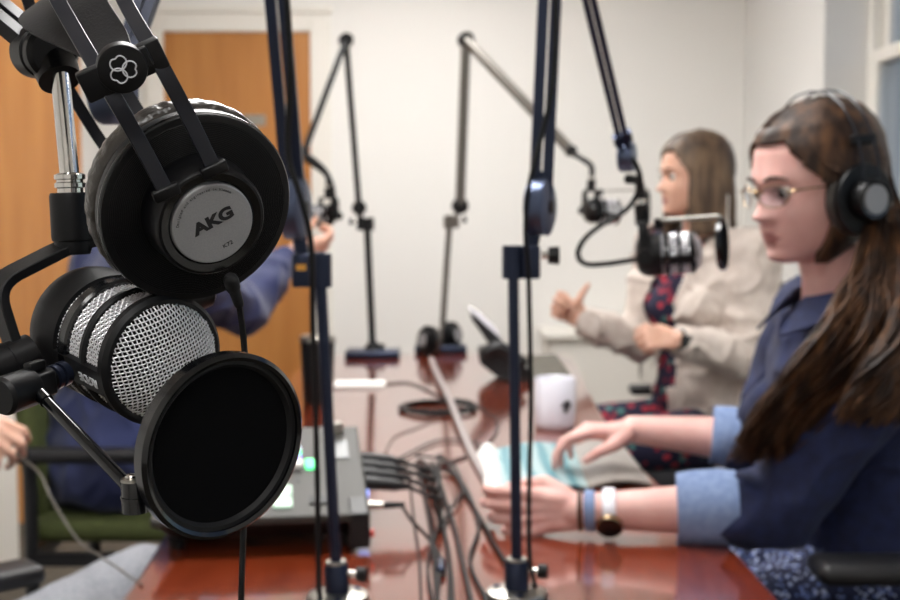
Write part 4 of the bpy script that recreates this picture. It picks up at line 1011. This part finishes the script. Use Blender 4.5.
def ring_mesh(mb, c, axis, r, w, th, ex=(1, 1), seg=40, up=V((0, 0, 1))):
    m = M4(c, frame(axis, up)) @ Matrix.Diagonal(V((ex[0], ex[1], 1, 1)))
    mb.lathe([(r, -w / 2), (r + th, -w / 2 * .8), (r + th, w / 2 * .8), (r, w / 2), (r, -w / 2)], m, seg, caps=False)
def worn_headphones(X, label, s=1.12, yy=.094, top=.140):
    t = thing('headphones', label, 'headphones', X @ V((0, 0, top)))
    for q in (-1, 1):
        Xc = X @ M4((-.018, q * yy, -.024), frame(V((-.10, q, -.02)).normalized())) @ Matrix.Scale(s, 4); cup(Xc, t, detail=False)
        for dx in (-.013, .013):
            pts = [X @ V((-.018 + dx, q * yp, z)) for yp, z in ((yy + .018, .0), (yy + .016, .035), (yy + .004, .078), (yy * .78, .113), (yy * .42, .134), (0.0, top))]
            mb = MB(); mb.tube(smooth_path(pts, 8), .0019, 8); mb.build('headband_wire', M['wireblk'], t)
        mb = MB(); mb.box(X @ V((-.018, q * (yy + .006), .062)), (.042, .010, .016), X.to_3x3().normalized(), .003); mb.build('slider_block', M['blk'], t)
    A = [X @ V((-.018 - .017, y, z)) for y, z in ((-.08, .080), (-.055, .112), (0, .128), (.055, .112), (.08, .080))]; B = [X @ V((-.018 + .017, y, z)) for y, z in ((-.07, .085), (-.05, .112), (0, .130), (.05, .112), (.07, .085))]
    mb = MB(); mb.sheet(smooth_path(A, 5), smooth_path(B, 5), .002); mb.build('leather_strap', M['leather'], t); return t
def ell(X, d, off):
    d = d.normalized(); a, b, c = .097, .080, .112; k = 1 / math.sqrt((d.x / a) ** 2 + (d.y / b) ** 2 + (d.z / c) ** 2); return X @ (V((-.008, 0, .004)) + d * (k + off))
# ================================================================ woman in denim
XW = headX((.549, 1.897, 1.250), R(20), R(6), 0, 1.0)
J = dict(head=XW, neck=V((.600, 1.905, 1.060)), pel=V((.675, 1.92, .585)), front=V((-1, -.12, 0)), shl=V((.635, 1.725, 1.035)), shr=V((.600, 2.08, 1.035)),
         ell=V((.465, 1.745, .790)), wrl=V((.185, 1.785, .778)), elr=V((.550, 2.16, .806)), wrr=V((.325, 2.20, .822)),
         hipl=V((.62, 1.83, .565)), hipr=V((.62, 2.01, .565)), knl=V((.20, 1.80, .555)), knr=V((.20, 2.02, .555)), anl=V((.25, 1.80, .10)), anr=V((.25, 2.0, .10)),
         handl=lambda mb, w: hand(mb, w, V((-1, .06, -.05)), V((.0, 1, -.1)), V((0, 0, 1)), [(28, 34, 24), (30, 36, 24), (32, 38, 26), (34, 40, 26)], ((.95, -.05, .3), (.95, -.15, .3)), .98, .03),
         handr=lambda mb, w: hand(mb, w, V((-1, -.12, -.03)), V((0, 0, -1)), V((0, -1, 0)), [(10, 40, 26), (20, 40, 26), (26, 42, 26), (30, 44, 28)], ((.85, .15, .3), (.8, -.1, .5)), .98))
W1 = person_body('person', 'person in a dark denim jacket wearing headphones and glasses, looking down at a magazine', J, M['skin'], 1.02, .0032, M['lip'])
legs(W1, J, M['dtrouser'])
def ex1(mb): pass
jk = top_garment(W1, J, M['denim'], 'jacket', {'l': .22, 'r': .18}, .016, (.064, .060, .056, .052), .005, .0045, 20, bust=1.0, extra=ex1)
for s, t0_, t1_ in (('l', .20, .50), ('r', .16, .40)):
    el_, wr_ = J['el' + s], J['wr' + s]; a = el_.lerp(wr_, t0_); b = el_.lerp(wr_, t1_); d = (b - a).normalized(); mb = MB(); fr_ = frame(d); rings = []
    L = (b - a).length
    for (r, z) in ((.050, .004), (.0535, .0), (.0545, L * .3), (.0525, L * .7), (.0505, L * .98), (.048, L), (.045, L * .95), (.046, L * .5), (.048, .01)):
        ring = []
        for k in range(48):
            an = 2 * math.pi * k / 48; rr = r + .0016 * math.sin(an * 3 + z * 60) + .001 * noise.noise(V((math.cos(an) * 3, math.sin(an) * 3, z * 80))); ring.append(a + d * z + fr_ @ V((math.cos(an) * rr, math.sin(an) * rr, 0)) + V((0, 0, .003)))
        rings.append(ring)
    mb.rings(rings, caps=False, closed=True); mb.build('rolled_cuff', M['denim_in'], jk, angle=60)
# collar
def collar(par, nb, F_, m, r0=.062, r1=.092, h0=.035, h1=.0, gap=.5, nm='collar', tilt=.0):
    A, B = [], []; F_ = V((F_.x, F_.y, 0)).normalized(); S_ = V((-F_.y, F_.x, 0))
    for k in range(33):
        a = gap + (2 * math.pi - 2 * gap) * k / 32; c = math.cos(a); s = math.sin(a)
        A.append(nb + (F_ * c + S_ * s * 1.05) * r0 + V((0, 0, h0 - .02 * max(0, c)))); B.append(nb + (F_ * c * 1.0 + S_ * s * 1.05) * (r1 + .02 * max(0, c) ** 3) + V((0, 0, h1 - .045 * max(0, c) ** 2)))
    mb = MB(); mb.sheet(A, B, .004); return mb.build(nm, m, par, angle=60)
collar(jk, J['neck'] + V((-.012, 0, .0)), J['front'], M['denim'], .066, .098, .040, .004, .42)
# stitched pocket seams on the jacket body
tn = MB(); 
c_ = J['pel']; mb = MB()
torso(mb, J['pel'] + V((-.01, 0, -.02)), J['pel'] + V((-.01, 0, .50)), J['shl'] - J['shr'], J['front'], .026, .034)
for v in mb.bm.verts: pass
geom = [f for f in mb.bm.faces if f.calc_center_median().z > .70]; bmesh.ops.delete(mb.bm, geom=geom, context='FACES'); mb.chain([J['hipl'] + V((-.02, 0, .025)), J['hipl'].lerp(J['knl'], .45) + V((0, 0, .02))], [.105, .10], 20); mb.chain([J['hipr'] + V((-.02, 0, .025)), J['hipr'].lerp(J['knr'], .45) + V((0, 0, .02))], [.105, .10], 20)
mb.sphere(V((.60, 1.86, .635)), .12, (1, 1.3, .7))
remeshed(mb, 'blouse', M['floral_blue'], W1, .008, 3, lambda c: .004 * noise.noise(c * 20))
# hair
def off1(z, th):
    a = abs((th + math.pi) % (2 * math.pi) - math.pi); return .008 + .010 * min(1, a / 1.6) + .003 * noise.noise(V((z * 30, th * 2, 0)))
def cond1(z, th):
    a = abs((th + math.pi) % (2 * math.pi) - math.pi)
    if a < .55: return z > .066
    if a < 1.35: return z > .066 - (a - .55) / .8 * .075
    return z > -.098
hs = scalp_shell(XW, 1.02, off1, cond1).build('hair', M['hair1'], W1, angle=70)
rng = random.Random(3)
def g_top(r):
    u_ = r.random(); sd = 1 if r.random() < .8 else -1; d0 = V((.80 - 1.5 * u_, .02 * sd, 1)); d1 = V((.25 - .75 * u_ , sd * 1.0, .10 - .25 * u_)); pts = []
    for k in range(6):
        t = k / 5; d = d0.lerp(d1, t) + V((.10 * math.sin(t * math.pi), 0, 0)); pts.append(ell(XW, d, .010 + .003 * r.random()))
    d2 = V((-.55 - .4 * r.random(), sd * .8, -.45)); pts.append(ell(XW, d2, .014))
    return pts
mb = MB(); locks(mb, None, g_top, 260, .0034, wave=.0012, rng=rng); mb.build('hair_lock', M['hair1'], hs, fix=False)
mb = MB(); locks(mb, None, g_top, 80, .0026, wave=.0014, rng=rng); mb.build('hair_lock', M['hair1b'], hs, fix=False)
def g_long(r):
    u_ = r.random(); v_ = r.random() - .5; e = r.random()
    a = ell(XW, V((-.45 - .45 * u_, .95, -.05 - .2 * u_)), .012)
    return [ell(XW, V((-.35 - .5 * u_, .8, .45)), .010), a, P(858 + 44 * u_, 262, 1.80 + .03 * v_), P(834 + 62 * u_, 308, 1.715 + .03 * v_), P(800 + 84 * u_, 358, 1.690 + .03 * v_), P(762 + 76 * u_, 404, 1.700 + .03 * v_), P(738 + 58 * u_ - 10 * e, 438 + 26 * e, 1.72 + .03 * v_)]
def g_long2(r):
    u_ = r.random(); v_ = r.random() - .5; e = r.random()
    return [ell(XW, V((-.6 - .4 * u_, .7, .3)), .012), ell(XW, V((-.9, .5, -.3)), .016), P(898 + 30 * u_, 262, 1.80 + .04 * v_), P(892 + 60 * u_, 320, 1.68 + .02 * v_), P(862 + 84 * u_, 372, 1.650 + .02 * v_), P(836 + 56 * u_, 404 + 24 * e, 1.66 + .02 * v_)]
mb = MB(); locks(mb, None, g_long, 420, .0034, wave=.0085, rng=rng, steps=40); locks(mb, None, g_long2, 170, .0034, wave=.008, rng=rng, steps=40); mb.build('hair_lock', M['hair1'], hs, fix=False)
mb = MB(); locks(mb, None, g_long, 120, .0027, wave=.0070, rng=rng, steps=40); locks(mb, None, g_long2, 50, .0027, wave=.006, rng=rng, steps=40); mb.build('hair_lock', M['hair1b'], hs, fix=False)
def g_far(r):
    u_ = r.random(); v_ = r.random() - .5
    return [ell(XW, V((-.5 - .4 * u_, -.8, .3)), .012), ell(XW, V((-.7, -.8, -.3)), .014), V((.66 + .04 * v_, 2.0 + .05 * u_, 1.08)), V((.72, 2.02 + .08 * v_, .95)), V((.76, 2.0 + .1 * v_, .82))]
mb = MB(); locks(mb, None, g_far, 70, .006, wave=.006, rng=rng); mb.build('hair_lock', M['hair1'], hs, fix=False)
hpw = worn_headphones(XW, 'black headphones with silver ear badge worn over long brown hair')
gl_ = thing('eyeglasses', 'thin gold wire eyeglasses worn by the person in the denim jacket', 'glasses', XW @ V((.1, 0, 0)))
M['gold'] = mat('gold_wire', 'B09878', .25, metal=1)
for q in (-1, 1):
    pts = [XW @ V((.0985 - .006 * math.cos(a) * q * q - .0035 * (1 + math.cos(a)) , q * (.034 + .0235 * math.cos(a)), -.008 + .0165 * math.sin(a))) for a in [2 * math.pi * k / 36 for k in range(36)]]
    mb = MB(); mb.tube(pts, .0011, 6, closed=True); mb.build('lens_rim', M['gold'], gl_)
    mb = MB(); mb.rings([[p + V((.0004, 0, 0)) for p in pts], [p - V((.0004, 0, 0)) for p in pts]]); mb.build('lens', M['glass'], gl_, False)
    mb = MB(); mb.tube(smooth_path([XW @ V((.0885, q * .0575, -.002)), XW @ V((.078, q * .071, .000)), XW @ V((.03, q * .0795, .000)), XW @ V((-.01, q * .080, -.004))], 5), .0014, 6); mb.build('temple_arm', M['gold'], gl_)
mb = MB(); mb.tube(smooth_path([XW @ V((.0925, -.0105, -.003)), XW @ V((.105, 0, .001)), XW @ V((.0925, .0105, -.003))], 4), .0011, 6); mb.build('bridge', M['gold'], gl_)
# watch and bracelets
d = (J['ell'] - J['wrl']).normalized()
wt = thing('wristwatch', 'white strapped smartwatch with a round dark face on the near wrist', 'watch', J['wrl'] + d * .05)
c = J['wrl'] + d * .046; mb = MB(); ring_mesh(mb, c, d, .0295, .020, .0035, (1.0, 1.0)); mb.build('strap', M['ceramic'], wt)
fd = V((.05, -.85, -.45)).normalized(); fd = (fd - d * fd.dot(d)).normalized(); mb = MB(); mb.lathe([(0, 0), (.0185, 0), (.0195, .002), (.0195, .008), (.0175, .0095), (.0170, .0092), (0, .0092)], M4(c + fd * .028, frame(fd)), 40, caps=False); mb.build('case', M['gold'], wt, angle=30)
mb = MB(); mb.lathe([(0, .0093), (.0168, .0093), (.0168, .0100), (0, .0102)], M4(c + fd * .028, frame(fd)), 40, caps=False); mb.build('dial', M['blkg'], wt, angle=30)
mb = MB(); ring_mesh(mb, J['wrl'] + d * .004, d, .0265, .007, .003); tag(mb.build('bracelet', M['hair1b']), 'thin brown bracelet on the near wrist next to the grey band', 'bracelet')
mb = MB(); ring_mesh(mb, J['wrl'] + d * .018, d, .0270, .016, .003); tag(mb.build('bracelet', M['denim_in']), 'wide grey blue bracelet between the brown bracelet and the white watch', 'bracelet')
office_chair('office_chair', 'black office chair under the person in the denim jacket at bottom right', (.63, 1.92, 0), R(90), M['chair_fab'], .305)
# ================================================================ woman in cardigan
XC = headX((.694, 3.60, 1.300), R(12), R(-2), 0, 1.0)
fc = V((-.78, -.62, 0)).normalized(); Sc = V((.62, -.78, 0)).normalized()
nk = V((.735, 3.615, 1.115))
J2 = dict(head=XC, neck=nk, pel=V((.76, 3.63, .575)), front=fc, shl=nk + Sc * .165 + V((0, 0, -.03)), shr=nk - Sc * .165 + V((0, 0, -.03)),
          ell=V((.835, 3.44, .785)), wrl=V((.610, 3.33, .860)), elr=V((.560, 3.68, .815)), wrr=V((.385, 3.62, .885)),
          hipl=V((.76, 3.52, .56)), hipr=V((.68, 3.69, .56)), knl=V((.42, 3.42, .555)), knr=V((.36, 3.66, .555)), anl=V((.42, 3.42, .10)), anr=V((.38, 3.66, .10)), toe=V((-1, 0, 0)),
          handl=lambda mb, w: hand(mb, w, V((-1, -.05, .10)), V((.1, .8, -.5)), V((0, 0, 1)), [(60, 75, 45), (66, 78, 45), (70, 80, 45), (72, 80, 45)], ((.9, .1, .5), (.8, 0, .6)), .98),
          handr=lambda mb, w: hand(mb, w, V((-.80, .0, .55)), V((-.2, -1, 0)), V((.5, 0, .9)), [(62, 88, 50), (68, 90, 50), (72, 92, 50), (76, 92, 50)], ((.15, 1, .1), (.0, 1, -.05)), 1.0))
W2 = person_body('person', 'person in a cream cardigan over a red floral dress, gesturing with a thumb up', J2, M['skin2'], 1.0, .0045, M['lip'])
legs(W2, J2, M['floral_red'])
dress = top_garment(W2, J2, M['floral_red'], 'dress', 0.0, .010, (.058, .052, .046, .044), .007, .003, 20, bust=1.0)
card = top_garment(W2, J2, M['cream'], 'cardigan', {'l': .86, 'r': .86}, .026, (.074, .066, .056, .044), .007, .008, 13, bust=.95)
def segd(c, a, b):
    ab = b - a; t = max(0, min(1, (c - a).dot(ab) / ab.dot(ab))); return (c - a - ab * t).length
bm = bmesh.new(); bm.from_mesh(card.data); kill = []
for f in bm.faces:
    c = f.calc_center_median(); q = c - J2['pel']; s_ = q.dot(Sc); fr = q.dot(fc); hgt = c.z
    if fr > .03 and -.21 - .02 * (hgt < .8) < s_ < -.005 + .07 * max(0, (hgt - .95) / .2) - .03 * (hgt < .7) and segd(c, J2['elr'], J2['wrr']) > .075 and segd(c, J2['elr'], J2['shr']) > .08 and (c - J2['shr']).length > .085: kill.append(f)
    elif (c - (nk + fc * .07 + V((0, 0, 0)))).length < .06: kill.append(f)
bmesh.ops.delete(bm, geom=kill, context='FACES'); bm.to_mesh(card.data); bm.free()
so = card.modifiers.new('th', 'SOLIDIFY'); so.thickness = .005
def off2(z, th): return .012 + .012 * min(1, abs((th + math.pi) % (2 * math.pi) - math.pi) / 1.5)
h2 = scalp_shell(XC, 1.0, off2, cond1).build('hair', M['hair2'], W2, angle=70)
rg = random.Random(5)
def g2(r):
    u_ = r.random(); sd = 1 if r.random() < .65 else -1; w_ = .55 - 1.55 * u_
    d0 = V((.7 - 1.3 * u_, .1 * sd, 1)); d1 = V((w_, sd * (1.0 if w_ > -.6 else .6), .0)); pts = [ell(XC, d0.lerp(d1, t / 3), .014) for t in range(4)]
    e = ell(XC, d1, .018); L = .10 + .02 * r.random(); fl = (e - XC @ V((0, 0, 0))); fl.z = 0; fl.normalize()
    pts += [e + V((0, 0, -L * .5)) + fl * .002, e + V((0, 0, -L)) + fl * .006 * r.random(), e + V((0, 0, -L * 1.45)) + fl * .012 * r.random()]
    return pts
mb = MB(); locks(mb, None, g2, 340, .0062, wave=.0015, rng=rg, steps=24); mb.build('hair_lock', M['hair2'], h2, fix=False)
d = (J2['ell'] - J2['wrl']).normalized(); w2 = thing('wristwatch', 'black smartwatch on the wrist of the person in the cream cardigan', 'watch', J2['wrl'])
mb = MB(); ring_mesh(mb, J2['wrl'] + d * .008, d, .0275, .024, .004); mb.build('strap', M['rubber'], w2)
fd = V((.1, -.95, .1)); fd = (fd - d * fd.dot(d)).normalized(); mb = MB(); mb.box(J2['wrl'] + d * .008 + fd * .031, (.036, .032, .010), frame(fd), .004); mb.build('case', M['blkg'], w2)
office_chair('office_chair', 'black armed office chair under the person in the cream cardigan', (.72, 3.64, 0), R(90), M['chair_fab'], .20)
# ================================================================ person in navy
XN = headX((-.600, 3.06, 1.245), R(0), R(8)); XN = Matrix.Translation((-.630, 3.06, 1.245)) @ Matrix.Rotation(R(38), 4, 'Z') @ Matrix.Rotation(R(6), 4, 'Y')
fn = V((.75, .66, 0)).normalized(); Sn = V((-.66, .75, 0)).normalized(); nk = V((-.73, 3.00, 1.090))
J3 = dict(head=XN, neck=nk, pel=V((-.84, 2.99, .575)), front=fn, shl=nk + Sn * .23 + V((0, 0, -.035)), shr=nk - Sn * .17 + V((0, 0, -.035)),
          ell=V((-.90, 3.25, .80)), wrl=V((-.66, 3.42, .80)), elr=V((-.520, 3.12, .960)), wrr=V((-.432, 3.37, 1.085)),
          hipl=V((-.72, 3.08, .56)), hipr=V((-.66, 2.93, .56)), knl=V((-.36, 3.22, .555)), knr=V((-.34, 3.0, .555)), anl=V((-.34, 3.2, .10)), anr=V((-.34, 3.0, .10)), toe=V((1, 0, 0)),
          handl=lambda mb, w: hand(mb, w, V((.8, .5, -.1)), V((0, 0, -1)), V((.4, -.8, 0)), [(20, 30, 20)] * 4),
          handr=lambda mb, w: hand(mb, w, V((.85, .45, .16)), V((-.3, .6, .5)), V((-.3, 0, 1)), [(30, 60, 35), (34, 62, 35), (38, 64, 35), (42, 66, 35)], ((.7, .5, .4), (.7, .3, .6)), 1.05))
N1 = person_body('person', 'person in navy on the green chair, mostly hidden behind the foreground headphones', J3, M['skin2'], 1.0, .006)
legs(N1, J3, M['dtrouser'])
top_garment(N1, J3, M['navy'], 'sweater', {'l': .9, 'r': .84}, .034, (.082, .072, .062, .042), .008, .006, 14)
scalp_shell(XN, 1.0, lambda z, th: .012, cond1).build('hair', M['hair3'], N1, angle=70)
# green guest chair
gc = V((-.735, 2.99, 0)); t = thing('guest_chair', 'green upholstered armchair with a black frame at the left of the table', 'chair', gc)
mb = MB(); mb.box(gc + V((0, 0, .485)), (.46, .46, .05), None, .020); mb.build('seat', M['green'], t)
mb = MB(); mb.box(gc + V((-.235, 0, .69)), (.045, .34, .42), Matrix.Rotation(R(-6), 3, 'Y'), .018); mb.build('backrest', M['green'], t)
for sy in (-1, 1):
    for sx in (-1, 1):
        p = gc + V((sx * .20, sy * .245, 0)); mb = MB(); mb.tube([p + V((0, 0, .0)), p + V((0, 0, .65))], .016, 12); mb.build('leg', M['chair_blk'], t)
    mb = MB(); mb.box(gc + V((0, sy * .245, .665)), (.46, .055, .032), None, .012); mb.build('armrest', M['chair_blk'], t)
    mb = MB(); mb.box(gc + V((0, sy * .245, .43)), (.40, .02, .03)); mb.build('side_rail', M['chair_blk'], t)
for sx in (-1, 1): mb = MB(); mb.box(gc + V((sx * .20, 0, .43)), (.02, .49, .03)); mb.build('cross_rail', M['chair_blk'], t)
# ================================================================ person in grey trousers, left edge
fg = V((.45, .88, 0)).normalized(); Sg = V((-.88, .45, 0)).normalized(); nk = V((-.86, 1.46, 1.08)); XG = Matrix.Translation((-.84, 1.50, 1.245)) @ Matrix.Rotation(R(60), 4, 'Z')
J4 = dict(head=XG, neck=nk, pel=V((-.85, 1.38, .56)), front=fg, shl=nk + Sg * .17 + V((0, 0, -.035)), shr=nk - Sg * .17 + V((0, 0, -.035)),
          ell=V((-1.02, 1.80, .86)), wrl=V((-.835, 2.03, .865)), elr=V((-.66, 1.26, .80)), wrr=V((-.70, 1.48, .69)),
          hipl=V((-.92, 1.42, .55)), hipr=V((-.77, 1.38, .54)), knl=V((-.78, 1.84, .54)), knr=V((-.495, 1.98, .605)), anl=V((-.72, 1.88, .1)), anr=V((-.48, 2.06, .1)),
          handl=lambda mb, w: hand(mb, w, V((.85, .20, -.30)), V((-.2, .6, -.6)), V((.1, .5, .8)), [(20, 45, 30), (26, 48, 30), (30, 50, 30), (34, 52, 30)], ((.8, .3, .6), (.7, .0, .7)), 1.0),
          handr=lambda mb, w: hand(mb, w, V((.4, .85, -.2)), V((0, 0, -1)), V((-.9, .3, 0)), [(20, 30, 20)] * 4))
G1 = person_body('person', 'person in light grey trousers at the left edge, only hand and knee showing', J4, M['skin2'], 1.0, .005)
legs(G1, J4, M['jeans'])
top_garment(G1, J4, M['chair_fab'], 'sweater', {'l': .88, 'r': .9}, .02, (.072, .062, .054, .040), .009, .005, 14)
scalp_shell(XG, 1.0, lambda z, th: .012, cond1).build('hair', M['hair3'], G1, angle=70)
office_chair('office_chair', 'black office chair at the left edge, showing only one armrest', (-.93, 1.96, 0), R(-48), M['chair_fab'], .24)
office_chair('office_chair', 'black office chair under the person in light grey trousers', (-.85, 1.38, 0), R(-25), M['chair_fab'], .0, arms=False)
EXPO = 0.84
# ---------------------------------------------------------------- camera, light, colour
cd_ = bpy.data.cameras.new('camera'); cam = bpy.data.objects.new('camera', cd_); COL.objects.link(cam)
cam.location = CAM; cam.rotation_euler = (math.pi / 2 - PITCH, 0, 0); cd_.sensor_width = 36; cd_.lens = 50; cd_.clip_start = .05
cd_.dof.use_dof = True; cd_.dof.focus_distance = .575; cd_.dof.aperture_fstop = 13.0
sc.camera = cam
w = bpy.data.worlds.new('world'); sc.world = w; w.use_nodes = True; nt = w.node_tree
bg = nt.nodes['Background']; sky = nt.nodes.new('ShaderNodeTexSky')
try:
    sky.sky_type = 'NISHITA'; sky.sun_disc = False; sky.sun_elevation = R(35); sky.sun_rotation = R(200)
except Exception: pass
nt.links.new(sky.outputs[0], bg.inputs[0]); bg.inputs[1].default_value = .085
def area(name, loc, rot, sx, sy, e, col):
    l = bpy.data.lights.new(name, 'AREA'); l.shape = 'RECTANGLE'; l.size = sx; l.size_y = sy; l.energy = e; l.color = col
    o = bpy.data.objects.new(name, l); COL.objects.link(o); o.location = loc; o.rotation_euler = rot; return o
#area('daylight_far_window', (XR + .32, 4.1, 1.6), (0, R(90), 0), 1.4, 1.15, 26, (.80, .90, 1))
#area('daylight_near_window', (XR + .32, 1.0, 1.6), (0, R(90), 0), 1.4, 1.7, 38, (.80, .90, 1))
sc.view_settings.view_transform = 'Standard'; sc.view_settings.look = 'None'; sc.view_settings.gamma = 1; sc.view_settings.exposure = EXPO; sc.view_settings.use_curve_mapping = False
sc.cycles.use_denoising = True
try: sc.cycles.denoiser = 'OPENIMAGEDENOISE'
except Exception: pass
sc.cycles.max_bounces = 8; sc.cycles.diffuse_bounces = 5
